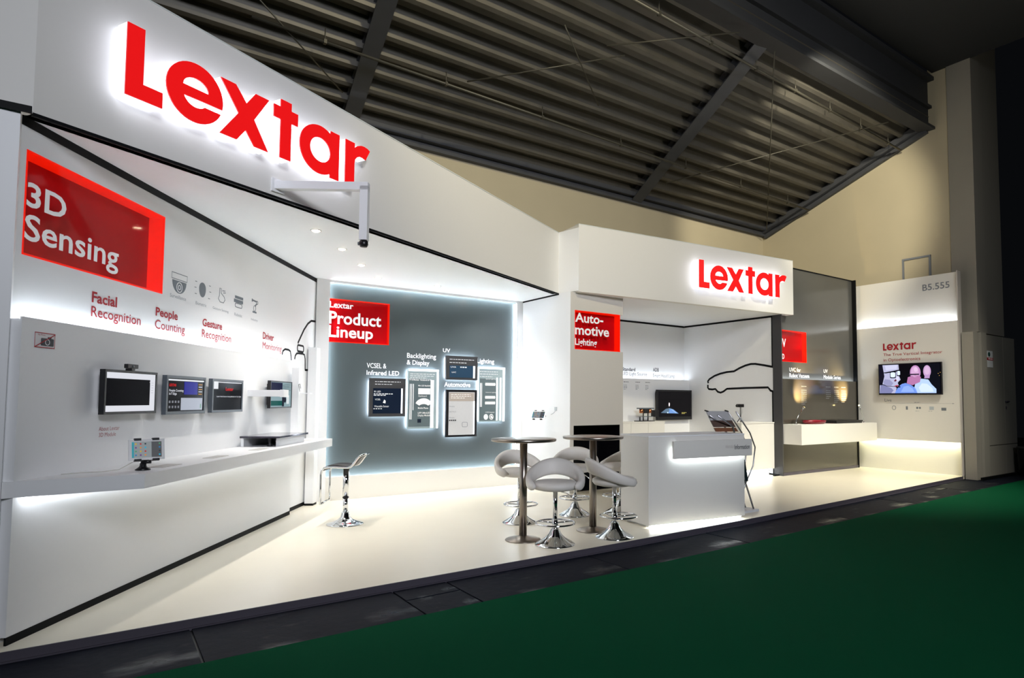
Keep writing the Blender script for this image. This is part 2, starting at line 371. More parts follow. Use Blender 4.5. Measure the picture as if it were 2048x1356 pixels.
# big girder in front of the roof bay
gd = empty('hall_girder', (6, 6.3, 7.6)); gd['kind'] = 'structure'
obj('girder_web', MB().box(-3.5, XW, 6.30, 6.34, 7.66, 8.75), GIRD, gd)
obj('girder_flange', MB().box(-3.5, XW, 6.16, 6.48, 7.60, 7.66), GIRD, gd)
obj('girder_flange', MB().box(-3.5, XW, 6.16, 6.48, 8.72, 8.80), GIRD, gd)
obj('girder_rib', MB().box(-3.5, XW, 6.22, 6.30, 8.1, 8.16), GIRD, gd)
obj('soffit_board', MB().box(-3.5, XW, -4, 6.2, 8.9, 9.0), mat('dark_soffit', (30, 32, 34), .8), gd)
ROD = mat('rod_steel', (78, 76, 68), .5, .5)
for a, b in [((5.38, 7.36, 7.13), (6.92, 8.44, 6.75)), ((6.23, 7.39, 7.12), (8.12, 6.3, 7.5)), ((4.53, 8.84, 6.61), (6.63, 7.41, 7.11)), ((9.05, 6.3, 7.5), (14.2, 10.2, 6.13)), ((9.86, 9.66, 6.32), (13.23, 6.45, 7.45)), ((1.46, 8.68, 6.67), (2.85, 9.75, 6.29))]:
    obj('brace_rod', MB().tube([a, b], .011, 6), ROD, ce)
for pts in ([(1.42, 8.95, 6.57), (9.1, 9.1, 6.52), (14.6, 9.2, 6.48)], [(6.0, 6.6, 7.4), (14.6, 6.85, 7.31)]):
    pp = obj('conduit_pipe', MB().tube(pts, .022, 8), ROD, ce)
    for i in range(7):
        f_ = (i+.5)/7; p = Vector(pts[0]).lerp(Vector(pts[-1]), f_)
        obj('pipe_hanger', MB().tube([p, p+Vector((0, 0, .2))], .008, 6).box(p.x-.02, p.x+.02, p.y-.03, p.y+.03, p.z-.03, p.z+.03), ROD, pp)

# ------------------------------------------------------------------ stand floor and shell
plat = [(-.62, fy(-.4)-.0), (4.5, fy(4.5)), (6.7, fy(6.7)), (9.5, fy(9.5)), (14.34, fy(14.34)), (14.55, fy(14.34)), (14.55, 10.66), (-.62, 10.66)]
struct('floor', MB().prism(plat, -.074, 0), FLOORM)
ed = MB()
for a, b in zip(plat[:4], plat[1:5]):
    d = Vector((b[0]-a[0], b[1]-a[1], 0)).normalized(); n = Vector((d.y, -d.x, 0))
    A0, B0 = Vector((*a, 0)), Vector((*b, 0))
    for (q0, q1, z0, z1) in ((.001, .012, -.070, .002), (.012, .03, -.070, -.052)):
        ed.hexa([A0+n*q1+Vector((0, 0, z0)), B0+n*q1+Vector((0, 0, z0)), B0+n*q0+Vector((0, 0, z0)), A0+n*q0+Vector((0, 0, z0)), A0+n*q1+Vector((0, 0, z1)), B0+n*q1+Vector((0, 0, z1)), B0+n*q0+Vector((0, 0, z1)), A0+n*q0+Vector((0, 0, z1))])
struct('trim_1', ed, DARKM)
# left wall: base wall with niche opening, protruding lower wall
NICHE = (.07, 1.60, 2.445, 3.135)
wl = struct('wall_left', wall_grid(MB(), FW, -.02, 5.53, 0, ZC, U-.14, U, [NICHE]), WHITE)
obj('lower_panel', MB().fbox(FW, 0, 4.59, U, 0, 1.0, 2.02).fbox(FW, 0, 4.59, -.012, 0, 2.02, 2.034), WHITE, wl)
obj('base_panel', MB().fbox(FW, 0, 4.46, U, 0, 0.05, .9), WHITE, wl)
obj('led_strip', MB().fbox(FW, .02, 4.57, -.032, -.013, 2.021, 2.029), LED, wl)
obj('wall_end', MB().prism([(-.475, 5.17), (-.475, 5.3), (-.6, 5.5), (-.78, 5.5), (-.78, 5.15)], 0, ZC+.0), WHITE, wl)
bl = MB().fbox(FW, 0, 4.46, -.01, .004, 0, .05).fbox(FW, 4.46, 5.3, U-.01, U+.004, 0, .05)
struct('baseboard_left', bl, BLACK)
t2 = MB().line(FW, [(.02, ZC-.03), (5.5, ZC-.03)], .06, U, .004)
t2.line(FW, [(5.505, ZC-.03), (5.505, 2.68)], .035, U, .004)
out = [(5.5, 2.69), (5.3, 2.675), (5.16, 2.615), (5.02, 2.515), (4.88, 2.38), (4.80, 2.30)]
t2.line(FW, out, .03, U, .004)
t2.line(FW, [(5.40, 1.945), (5.505, 1.95), (5.505, 0)], .035, U, .004)
t2.line(FW, [(5.10, 1.94), (5.24, 1.945)], .03, U, .004)
struct('trim_2', t2, BLACK)
seat = MB()
rr = lambda x0, x1, z0, z1, r: ell(x1-r, z1-r, r, r, 0, 90, 4)+ell(x0+r, z1-r, r, r, 90, 180, 4)+ell(x0+r, z0+r, r, r, 180, 270, 4)+ell(x1-r, z0+r, r, r, 270, 360, 4)
seat.line(FW, rr(4.79, 5.02, 2.19, 2.275, .03), .026, U, .003, True)
seat.line(FW, [(4.87, 2.19), (4.87, 2.165)], .016, U, .003).line(FW, [(4.95, 2.19), (4.95, 2.165)], .016, U, .003)
seat.line(FW, [(4.70, 2.07), (4.72, 2.12), (4.76, 2.15), (4.82, 2.16), (5.0, 2.165), (5.06, 2.155), (5.09, 2.10), (5.105, 1.935)], .026, U, .003)
seat.line(FW, [(4.27, 2.10), (4.29, 2.15), (4.36, 2.18), (4.48, 2.18), (4.54, 2.165), (4.57, 2.10), (4.58, 2.04)], .026, U, .003)
obj('seat_drawing', seat, BLACK, wl, label='black line drawing of two car seats')
text(FW, 'Facial', .722, 1.005, 2.235, 2.318, U, REDTXT, wl, .025); text(FW, 'Recognition', .722, 1.310, 2.105, 2.208, U, REDTXT, wl, .004)
text(FW, 'People', 1.513, 1.85, 2.218, 2.318, U, REDTXT, wl, .025); text(FW, 'Counting', 1.511, 1.975, 2.105, 2.208, U, REDTXT, wl, .0)
text(FW, 'Gesture', 2.284, 2.675, 2.243, 2.32, U, REDTXT, wl, .02); text(FW, 'Recognition', 2.281, 2.88, 2.105, 2.21, U, REDTXT, wl, 0)
text(FW, 'Driver', 3.671, 3.99, 2.25, 2.335, U, REDTXT, wl, .02); text(FW, 'Monitoring', 3.671, 4.24, 2.105, 2.215, U, REDTXT, wl, 0)
IC = mat('icon_grey', (112, 120, 128), .6); ICL = mat('icon_line', (150, 156, 162), .6)
ic = MB().line(FW, [(1.735, 2.675), (1.99, 2.675), (1.985, 2.62), (1.735, 2.62)], .006, U, .002, True).flat(FW, ell(1.86, 2.608, .115, .115, 180, 360, 20), U)
obj('icon', ic, IC, wl, label='grey dome camera icon')
obj('icon', MB().line(FW, ell(1.86, 2.55, .045, .045, 0, 360, 20), .007, U+.002, .002, True).line(FW, ell(1.86, 2.55, .02, .02, 0, 360, 12), .006, U+.002, .002, True), WHITE, wl)
ic = MB().flat(FW, ell(2.265, 2.61, .062, .062, 0, 180, 12)+ell(2.265, 2.61, .062, .085, 180, 360, 12), U)
for x, z in ((2.13, 2.66), (2.12, 2.60), (2.13, 2.54), (2.39, 2.66), (2.40, 2.60), (2.38, 2.53)): ic.fbox(FW, x, x+.03, U, U+.002, z, z+.006)
obj('icon', ic, IC, wl, label='grey masked face icon')
obj('icon', MB().line(FW, [(2.60, 2.60), (2.605, 2.68), (2.63, 2.68), (2.635, 2.63), (2.70, 2.60), (2.72, 2.57), (2.69, 2.535), (2.62, 2.535), (2.58, 2.565)], .007, U, .002, True).line(FW, [(2.66, 2.66), (2.72, 2.665)], .008, U).line(FW, [(2.68, 2.64), (2.73, 2.648)], .008, U), IC, wl, label='grey pointing hand icon')
obj('icon', MB().fbox(FW, 2.94, 3.13, U, U+.002, 2.63, 2.66).fbox(FW, 2.92, 3.13, U, U+.002, 2.585, 2.622).line(FW, rr(2.95, 3.11, 2.535, 2.578, .02), .008, U, .002, True), IC, wl, label='grey robot icon')
obj('icon', MB().fbox(FW, 3.35, 3.37, U, U+.002, 2.655, 2.69).line(FW, [(3.36, 2.675), (3.48, 2.67)], .018, U).line(FW, ell(3.49, 2.66, .022, .02, 0, 360, 12), .007, U, .002, True).line(FW, [(3.48, 2.65), (3.44, 2.61)], .018, U).line(FW, ell(3.43, 2.585, .03, .035, 0, 360, 12), .006, U, .002, True).fbox(FW, 3.38, 3.48, U, U+.002, 2.53, 2.55), IC, wl, label='grey robot arm icon')
for b, a0, a1, zz in (('Surveillance', 1.715, 1.975, 2.462), ('Biometric', 2.145, 2.345, 2.458), ('Gesture Sensing', 2.47, 2.80, 2.455), ('Robotic', 2.935, 3.115, 2.455), ('Industry', 3.34, 3.515, 2.45)):
    text(FW, b, a0, a1, zz-.02, zz+.013, U, ICL, wl)
text(FW, 'About Lextar\n3D Module', .741, .972, 1.232, 1.308, 0, mat('faded_red_print', (186, 120, 122), .6), wl)
# red niches -------------------------------------------------------------
REDL = mat('red_acrylic_lit', (220, 24, 8), .35, emit=(250, 26, 2), es=.5, spec=.1)
REDB = mat('red_niche_back', (184, 10, 18), .5, noise=.03, spec=.05)
def niche(fr, s0, s1, z0, z1, face, d, name_lbl, back=REDB, lit=REDL):
    c = fr.p((s0+s1)/2, face, z0)
    t = empty('red_niche', c, name_lbl, 'wall niche', 'red lit sign niches')
    e = .012
    obj('back_panel', MB().fbox(fr, s0, s1, face-d-.01, face-d, z0, z1), back, t)
    for q in ((s0, s0+e, z0, z1), (s1-e, s1, z0, z1), (s0+e, s1-e, z0, z0+e), (s0+e, s1-e, z1-e, z1)):
        obj('side_panel', MB().fbox(fr, q[0], q[1], face-d, face+.002, q[2], q[3]), lit, t)
    obj('pane', MB().fbox(fr, s0+e, s1-e, face-.004, face-.001, z0+e, z1-e), clear_mat(), t)
    return t
t = niche(FW, *NICHE, U, .13, 'large red lit niche high on slanted left wall, white numeral and letters')
text(FW, '3D', .085, .43, 2.765, 2.93, U, WTXT, t, .02); text(FW, 'Sensing', .08, 1.0, 2.49, 2.72, U, WTXT, t, .015)
# shelf along the left wall
sh = empty('wall_shelf', FW.p(2.2, .3, .9), 'long white shelf with angled corner below the monitors on left wall', 'shelf')
q = [FW.p(0, .001, 0)[:2], (-.474, 5.30), (-.474, 5.19), (-.40, 5.20), FW.p(.41, .545, 0)[:2], FW.p(4.455, .535, 0)[:2], FW.p(4.455, .001, 0)[:2]]
obj('shelf_board', MB().prism(q, .9, 1.0), WHITE, sh)
obj('led_strip', MB().fbox(FW, .05, 4.3, .03, .06, .885, .899), mat('led_strip_dim', (255, 255, 255), .5, emit=(240, 247, 255), es=7), sh)
PL = mat('info_plate', (196, 194, 190), .5)
for i, (a, b, c_, d_) in enumerate([(.80, 1.06, .32, .44), (1.58, 1.84, .33, .43), (2.46, 2.72, .33, .43), (3.95, 4.15, .3, .4)]):
    o = obj('info_plate', MB().fbox(FW, a, b, c_, d_, 1.0, 1.004), PL)
    tag(o, ('small pale info plate on shelf right of the tablet', 'small pale info plate on shelf below the dark title screen', 'small pale info plate on shelf in front of dark topped display', 'small pale info plate near the far end of the shelf')[i], 'plate', 'info plates on the left shelf')
# tablet on suction stand
def tablet(fr, s, o, z, wd, hg, tilt, parent):
    """tablet slab as frame part; returns nothing"""
    c = Vector(fr.p(s, o, z)); u = Vector((*fr.u, 0)); n = Vector((*fr.n, 0)); up_ = (Vector((0, 0, 1))*math.cos(tilt)-n*math.sin(tilt)); nn = u.cross(up_)
    if nn.dot(n) < 0: nn = -nn
    def slab(x0, x1, y0, y1, d0, d1, m, name, par, roll=0):
        P = lambda x, y, d: c+u*x+up_*y+nn*d
        return obj(name, MB().hexa([P(x0, y0, d1), P(x1, y0, d1), P(x1, y0, d0), P(x0, y0, d0), P(x0, y1, d1), P(x1, y1, d1), P(x1, y1, d0), P(x0, y1, d0)]), m, par)
    b = slab(-wd/2, wd/2, -hg/2, hg/2, -.008, 0, mat('tablet_white', (238, 238, 238), .3), 'tablet_body', parent)
    mgx, mgy = wd*.09, hg*.12
    sc = slab(-wd/2+mgx, wd/2-mgx, -hg/2+mgy, hg/2-mgy, 0, .001, SCR((150, 158, 162), .6), 'screen', parent)
    cols = [(214, 180, 60), (60, 130, 190), (190, 60, 60), (120, 70, 140), (60, 70, 80), (220, 150, 80), (90, 160, 120), (60, 180, 220)]
    iw = wd*.045
    slab(-wd/2+mgx, -wd/2+mgx+wd*.06, -hg/2+mgy, hg/2-mgy, .001, .0014, SCR((70, 160, 176), .6), 'screen_band', sc)
    slab(wd/2-mgx-wd*.28, wd/2-mgx, -hg/2+mgy, hg/2-mgy, .001, .0014, SCR((92, 94, 98), .6), 'screen_band', sc)
    for r in range(4):
        for cc in range(4):
            x = -wd*.30+cc*wd*.13 if cc < 3 else wd*.355; y = hg*.28-r*hg*.18
            slab(x-iw/2, x+iw/2, y-iw/2, y+iw/2, .0015, .002, SCR(cols[(r*3+cc*2) % 8], .6), 'app_icon', sc)
    for x in (-wd*.25, wd*.25):
        for sg in (-1, 1): slab(x-.022, x+.022, sg*hg/2-.008, sg*hg/2+.008, -.02, .006, BLKPL, 'clamp', parent)
    slab(-.03, .03, -.05, .05, -.03, -.008, BLKPL, 'mount_plate', parent)
FT = Frame((.26, 5.50), (.96, .16))
tb = empty('tablet_stand', (.26, 5.54, 1.0), 'white tablet on black suction stand at the shelf corner', 'tablet')
tablet(FT, .02, .0, 1.15, .225, .15, math.radians(12), tb)
obj('suction_base', MB().lathe([(.048, 1.0), (.05, 1.006), (.03, 1.02), (.022, 1.03), (.02, 1.05)], 20, .262, 5.53), BLKPL, tb)
obj('neck', MB().tube([(.262, 5.53, 1.045), (.262, 5.53, 1.09), (.262, 5.53, 1.12)], .016, 10), BLKPL, tb)
obj('knob', MB().tube([(.262, 5.53, 1.06), (.31, 5.515, 1.06)], .014, 10), BLKPL, tb)
obj('cable', MB().tube([(.2, 5.54, 1.06), (.12, 5.55, 1.01), (.02, 5.52, 1.004), (-.1, 5.53, 1.004), (-.2, 5.48, 1.004)], .003, 6), mat('cable_white', (200, 198, 190), .5), tb)
# monitors ---------------------------------------------------------------
def monitor(fr, s0, s1, z0, z1, o0, o1, label, bez=.022, bezm=BLKPL, grp=None, bot=None, name='monitor', cat='monitor'):
    t = empty(name, fr.p((s0+s1)/2, o0, z0), label, cat, grp)
    bot = bot or bez
    obj('back_shell', MB().fbox(fr, s0+.05, s1-.05, o0+.02, o1-.012, z0+.04, z1-.04), BLKPL, t)
    obj('wall_bracket', MB().fbox(fr, (s0+s1)/2-.08, (s0+s1)/2+.08, o0, o0+.03, (z0+z1)/2-.06, (z0+z1)/2+.06), BLKPL, t)
    obj('bezel', MB().fbox(fr, s0, s1, o1-.04, o1, z1-bez, z1).fbox(fr, s0, s1, o1-.04, o1, z0, z0+bot).fbox(fr, s0, s0+bez, o1-.04, o1, z0+bot, z1-bez).fbox(fr, s1-bez, s1, o1-.04, o1, z0+bot, z1-bez), bezm, t, bevel=.002)
    return t
def scr(fr, s0, s1, z0, z1, o, m, par, name='screen'): return obj(name, MB().fbox(fr, s0, s1, o, o+.0015, z0, z1), m, par)
g = 'monitors on the left wall'
a0, a1, b0, b1, of = .66, 1.30, 1.40, 1.735, .085
t = monitor(FW, a0, a1, b0, b1, 0, of, 'monitor with white bordered black screen and webcam on top', .02, BLKPL, g)
s_ = scr(FW, a0+.02, a1-.02, b0+.02, b1-.02, of-.008, SCR((226, 228, 236), .75), t)
scr(FW, a0+.025, a1-.09, b0+.065, b1-.065, of-.0065, SCR((5, 5, 16), .3), s_, 'window')
scr(FW, a1-.098, a1-.094, b1-.085, b1-.081, of-.005, SCR((226, 228, 236), .75), s_, 'cursor')
for i in range(5): scr(FW, a1-.07, a1-.045, b1-.09-i*.02, b1-.087-i*.02, of-.0065, SCR((180, 182, 196), .7), s_, 'menu_line')
wc = empty('webcam', FW.p(.945, .09, 1.735), 'small black webcam clipped on the first monitor', 'webcam')
obj('camera_body', MB().fbox(FW, .88, 1.012, .075, .105, 1.752, 1.785), BLKPL, wc, bevel=.004); obj('clip', MB().fbox(FW, .925, .965, .06, .108, 1.735, 1.752), BLKPL, wc); obj('lens', MB().tube([FW.p(.946, .105, 1.768), FW.p(.946, .109, 1.768)], .01, 12), GREYPL, wc)
a0, a1 = 1.435, 2.077; b0, b1 = 1.382, 1.722
t = monitor(FW, a0, a1, b0, b1, 0, of, 'grey framed monitor showing blue and white dashboard tiles', .026, GREYPL, g)
s_ = scr(FW, a0+.026, a1-.026, b0+.026, b1-.026, of-.008, SCR((8, 6, 14), .4), t); o = of-.0064
scr(FW, a0+.026, a1-.03, b1-.045, b1-.032, o, SCR((232, 234, 238), .8), s_, 'title_bar')
scr(FW, a0+.28, a1-.14, b1-.165, b1-.05, o, SCR((34, 34, 150), .7), s_, 'blue_tile')
scr(FW, a0+.235, a1-.05, b0+.035, b0+.145, o, SCR((176, 182, 196), .75), s_, 'white_tile')
scr(FW, a1-.085, a1-.075, b0+.05, b0+.09, o+.0006, SCR((60, 150, 90), .7), s_, 'green_mark')
text(FW, 'LEXTAR', a0+.045, a0+.15, b1-.095, b1-.072, o, SCR((220, 20, 20), .8), s_, .02)
text(FW, 'People Counting\nIoT Edge', a0+.045, a0+.265, b1-.175, b1-.12, o, SCR((226, 228, 236), .75), s_, .01)
for i in range(4):
    for j in range(2): scr(FW, a0+.05+i*.045, a0+.072+i*.045, b0+.055+j*.045, b0+.075+j*.045, o, SCR((140, 142, 150), .6), s_, 'app_icon')
for i in range(5): scr(FW, a1-.12, a1-.06, b1-.075-i*.022, b1-.068-i*.022, o, SCR(((214, 150, 60), (226, 228, 236))[i % 2], .7), s_, 'list_line')
a0, a1 = 2.20, 2.846; b0, b1 = 1.384, 1.718
t = monitor(FW, a0, a1, b0, b1, 0, of, 'grey framed monitor with dark title screen and red heading', .024, GREYPL, g)
s_ = scr(FW, a0+.024, a1-.024, b0+.024, b1-.024, of-.008, SCR((9, 14, 22), .5), t)
scr(FW, a0+.024, a1-.03, b1-.036, b1-.028, o, SCR((232, 234, 238), .8), s_, 'title_bar'); scr(FW, a0+.024, a0+.12, b1-.10, b1-.026, o, SCR((232, 234, 238), .8), s_, 'tile')
text(FW, 'Lextar', a0+.27, a0+.43, b1-.115, b1-.08, o, SCR((220, 20, 20), .8), s_, .02); text(FW, 'Lextar Hand Gesture Sensing Module for Car Cabin', a0+.09, a1-.04, b1-.185, b1-.167, o, SCR((226, 228, 236), .75), s_, .012)
a0, a1 = 3.55, 4.21; b0, b1 = 1.41, 1.742
t = monitor(FW, a0, a1, b0, b1, 0, of, 'farthest wall monitor showing live picture of a stand', .016, BLKPL, g)
s_ = scr(FW, a0+.016, a1-.016, b0+.016, b1-.016, of-.008, SCR((150, 176, 182), .7), t)
scr(FW, a0+.016, a0+.36, b1-.13, b1-.02, o, SCR((34, 38, 72), .6), s_, 'picture_area'); scr(FW, a0+.016, a0+.36, b0+.03, b0+.09, o, SCR((22, 96, 90), .6), s_, 'picture_area')
scr(FW, a0+.36, a0+.42, b0+.02, b0+.2, o, SCR((40, 44, 60), .5), s_, 'picture_area'); scr(FW, a0+.5, a0+.58, b0+.05, b0+.16, o, SCR((216, 224, 226), .8), s_, 'picture_area')
for i in range(5): obj('picture_stripe', MB().line(FW, [(a0+.37, b1-.05-i*.018), (a0+.62, b1-.03-i*.02)], .006, o), SCR((96, 106, 112), .6), s_)
obj('picture_figure', MB().flat(FW, ell(a0+.45, b0+.1, .035, .035), o), SCR((40, 44, 60), .5), s_)
# bracket box that carries a sensor beside the last monitor
sb = empty('sensor_arm', FW.p(3.15, 0, 1.585), 'white box arm reaching out from wall beside the farthest monitor', 'bracket')
obj('arm_box', MB().fbox(FW, 3.14, 3.27, 0, .36, 1.548, 1.622), WHITE, sb, bevel=.002); obj('arm_tip', MB().fbox(FW, 3.135, 3.275, .36, .40, 1.543, 1.627), WHITE, sb); obj('sensor', MB().fbox(FW, 3.275, 3.285, .366, .394, 1.56, 1.61), BLKPL, sb)
ps = empty('slim_post', FW.p(4.36, .1, 1.0), 'short white post standing on the far end of shelf', 'post')
obj('post_body', MB().fbox(FW, 4.28, 4.42, .05, .14, 1.0, 1.93), WHITE, ps); obj('side_tray', MB().fbox(FW, 4.33, 4.42, .14, .27, 1.59, 1.605), WHITE, ps)
obj('cable', MB().tube([FW.p(4.3, .15, 1.62), FW.p(4.22, .17, 1.67), FW.p(4.2, .17, 1.71), FW.p(4.27, .16, 1.72), FW.p(4.33, .15, 1.66)], .003, 6), BLKPL, ps)
o = empty('tall_post', FW.p(5.2, 0, 0), 'tall white square post standing where left wall meets grey wall', 'post')
obj('post_body', MB().fbox(FW, 5.16, 5.31, -.06, .06, .03, 2.27), WHITE, o); obj('post_foot', MB().fbox(FW, 5.16, 5.31, -.06, .06, 0, .03), BLACK, o)
dv = empty('display_box', FW.p(3.35, .25, 1.0), 'low white display box with dark glass lid on the shelf', 'display box')
obj('box_front', MB().fbox(FW, 3.0, 3.75, .385, .42, 1.0, 1.095), WHITE, dv); obj('box_back', MB().fbox(FW, 2.95, 3.75, .03, .06, 1.0, 1.095), WHITE, dv); obj('box_end', MB().fbox(FW, 3.72, 3.75, .06, .385, 1.0, 1.095), WHITE, dv)
obj('lid', MB().fbox(FW, 2.92, 3.78, .03, .455, 1.095, 1.115), mat('dark_lid', (40, 36, 52), .1, spec=.8), dv); obj('ball_mount', MB().lathe([(.03, 1.0), (.03, 1.01), (.012, 1.03), (.022, 1.05), (.022, 1.075), (.03, 1.095)], 16, *FW.p(3.05, .3, 0)[:2]), BLKPL, dv)
# no photo plate
npn = empty('no_photo_plate', FW.p(.185, 0, 1.85), 'red bordered plate with crossed out camera on left wall', 'sign')
obj('plate', MB().fbox(FW, .1, .275, 0, .004, 1.848, 1.948), mat('plate_white', (222, 220, 222), .5), npn)
obj('border', MB().line(FW, [(.103, 1.851), (.272, 1.851), (.272, 1.945), (.103, 1.945)], .006, .004, .001, True), REDTXT, npn)
obj('camera_pictogram', MB().flat(FW, rr(.155, .262, 1.862, 1.912, .006), .004).fbox(FW, .21, .24, .004, .006, 1.91, 1.922), DGREYTXT, npn)
obj('lens_ring', MB().line(FW, ell(.207, 1.887, .018, .018, 0, 360, 16), .005, .006, .001, True), mat('plate_white', (222, 220, 222), .5), npn)
obj('slash', MB().line(FW, [(.105, 1.853), (.27, 1.943)], .005, .007, .001), REDTXT, npn); text(FW, 'No Photo', .125, .185, 1.927, 1.938, .004, REDTXT, npn)

# big fascia ---------------------------------------------------------------
LH = math.hypot(6.638, 3.444)
P = FH.p
fa = struct('fascia', MB().hexa([P(0, 0, ZC), P(LH, 0, ZC), P(LH, -.12, ZC), P(0, -.12, ZC), P(0, 0, 4.50), P(LH, 0, 4.39), P(LH, -.12, 4.39), P(0, -.12, 4.50)]), WARMW)
obj('fascia_end', MB().prism([(-.42, 5.199), (-.42, 5.33), (-.72, 5.5), (-.72, 5.16)], ZC, 4.5), WARMW, fa)
obj('top_edge', MB().hexa([P(0, .004, 4.495), P(LH, .004, 4.385), P(LH, -.12, 4.385), P(0, -.12, 4.495), P(0, .004, 4.507), P(LH, .004, 4.397), P(LH, -.12, 4.397), P(0, -.12, 4.507)]), mat('pale_edge', (206, 210, 204), .5), fa)
t3 = MB().line(FH, [(.0, ZC-.004), (LH, ZC-.004)], .022, -.02, .024)
t3.box(-.79, -.42, 5.138, 5.150, ZC-.02, ZC+.025); t3.box(-.80, -.76, 5.138, 5.150, 0, ZC)
t3.line(FE, [(-9.78, ZC-.012), (-8.62, ZC-.012)], .026, 0, .004)
struct('trim_3', t3, BLACK)
poly = [FW.p(.02, U, 0)[:2], FH.p(.06, -.02, 0)[:2], FH.p(LH, -.02, 0)[:2], (6.218, 9.80), FW.p(5.53, U, 0)[:2]]
cl = struct('ceiling_left', MB().prism(poly, ZC, ZC+.08), mat('ceiling_white', (246, 248, 249), .6, noise=.01))
LETW = mat('letter_body_lit', (250, 250, 250), .4, emit=(232, 236, 255), es=1.9)
LETR = mat('letter_face_red', (226, 22, 24), .35, emit=(236, 18, 20), es=.55)
sg = empty('illuminated_sign', FH.p(1.6, .07, 3.65), 'large red and white backlit letters across the long slanted fascia', 'sign', 'backlit letter signs')
logo(FH, .463, 3.652, 1.0, .025, .105, sg, LETW, LETR)
# camera arm on the fascia
ar = empty('camera_arm', (1.217, 6.049, 3.43), 'white angled arm with small camera hanging from the fascia', 'camera arm')
b0_ = Vector((1.19, 6.04, 3.44)); tip = Vector((1.85, 5.58, 3.44))
d_ = (tip-b0_).normalized(); sd = Vector((d_.y, -d_.x, 0))*.035; zz = Vector((0, 0, .035))
def sbar(a, b, s1, s2): return MB().hexa([a-s1-s2, b-s1-s2, b+s1-s2, a+s1-s2, a-s1+s2, b-s1+s2, b+s1+s2, a+s1+s2])
obj('wall_plate', MB().fbox(FH, 1.77, 1.90, 0, .02, 3.38, 3.50), WHITE, ar)
obj('arm_bar', sbar(b0_, tip+d_*.035, sd, zz), WHITE, ar)
obj('drop_bar', MB().add(*(lambda v: (v, [(3, 2, 1, 0), (4, 5, 6, 7), (0, 1, 5, 4), (1, 2, 6, 5), (2, 3, 7, 6), (3, 0, 4, 7)]))([tip-d_*.035-sd+Vector((0, 0, -.49)), tip+d_*.035-sd+Vector((0, 0, -.49)), tip+d_*.035+sd+Vector((0, 0, -.49)), tip-d_*.035+sd+Vector((0, 0, -.49)), tip-d_*.035-sd, tip+d_*.035-sd, tip+d_*.035+sd, tip-d_*.035+sd])), WHITE, ar)
cc = tip+Vector((0, 0, -.52))
obj('camera_head', MB().lathe([(.02, cc.z+.035), (.038, cc.z+.02), (.04, cc.z-.01), (.03, cc.z-.03)], 16, cc.x, cc.y), BLKPL, ar); obj('camera_lens', MB().tube([cc-d_*.02, cc-d_*.05], .016, 12), GREYPL, ar)
# downlights
DL = mat('downlight_lens', (255, 240, 220), .4, emit=(255, 232, 200), es=40); RING = mat('downlight_ring', (236, 234, 228), .3)
pos = [(1.80, 6.996), (2.282, 7.672), (2.772, 8.432), (3.273, 9.189), (4.266, 9.251), (5.283, 9.352)]
lab = ['ceiling downlight nearest the camera arm', 'second ceiling downlight behind the camera arm', 'third ceiling downlight, before the grey wall row', 'downlight above the red niche of the grey wall', 'middle downlight in front of grey product wall', 'downlight at the right end of grey product wall']
for (x, y), l, pw in zip(pos, lab, (118, 95, 60, 52, 62, 62)):
    t = empty('ceiling_downlight', (x, y, ZC), l, 'downlight', 'ceiling downlights')
    obj('ring', MB().lathe([(.045, ZC-.004), (.058, ZC-.004), (.06, ZC-.001), (.045, ZC-.001)], 24, x, y), RING, t)
    obj('lens', MB().lathe([(.004, ZC-.016), (.025, ZC-.014), (.04, ZC-.006), (.043, ZC-.001)], 20, x, y), DL, t)
    sp = spot('downlight_beam', (x, y, ZC-.02), (x, y, 0), pw, (1, .965, .92), math.radians(112), .8, .05); attach(sp, t)

# product wall ------------------------------------------------------------
LEDP2 = mat('led_strip_cove', (255, 255, 255), .5, emit=(232, 246, 255), es=34)
wp = struct('wall_product', wall_grid(MB(), FP, 2.55, 6.22, 0, ZC, -.14, -.06, [(2.755, 3.715, 2.40, 3.07)]), GLASSG)
obj('side_frame', MB().fbox(FP, 2.55, 2.742, -.06, .04, 0, ZC), WHITE, wp); obj('side_frame', MB().fbox(FP, 6.12, 6.218, -.06, .04, 0, ZC).fbox(FP, 6.088, 6.12, .02, .04, .35, ZC), WHITE, wp); obj('top_valance', MB().fbox(FP, 2.742, 6.09, .02, .03, ZC-.035, ZC), WHITE, wp)
obj('skirting', MB().fbox(FP, 2.742, 6.12, -.06, .04, 0, .325).fbox(FP, 2.742, 6.12, .03, .04, .325, .35), WARMW, wp)
for q in ((2.743, 2.75, .37, 3.30), (6.11, 6.119, .37, 3.30)): obj('led_strip', MB().fbox(FP, q[0], q[1], -.03, -.005, q[2], q[3]), LEDP2, wp)
obj('led_strip', MB().fbox(FP, 2.76, 6.07, -.01, .02, .326, .331), LEDP2, wp); obj('led_strip', MB().fbox(FP, 2.76, 6.07, -.015, .01, ZC-.007, ZC-.002), LEDP2, wp)
t = niche(FP, 2.755, 3.715, 2.40, 3.07, -.06, .05, 'red lit niche on grey wall with white product heading')
text(FP, 'Lextar', 2.765, 3.13, 2.93, 3.025, -.06, WTXT, t, .02); text(FP, 'Product', 2.76, 3.58, 2.68, 2.875, -.06, WTXT, t, .022); text(FP, 'Lineup', 2.755, 3.45, 2.42, 2.655, -.06, WTXT, t, .022)
TT = mat('title_white', (225, 228, 230), .5, emit=(225, 228, 230), es=.25); o = -.06
text(FP, 'VCSEL &', 3.36, 3.68, 2.02, 2.10, o, TT, wp, .012); text(FP, 'Infrared LED', 3.36, 3.895, 1.91, 1.985, o, TT, wp, .012)
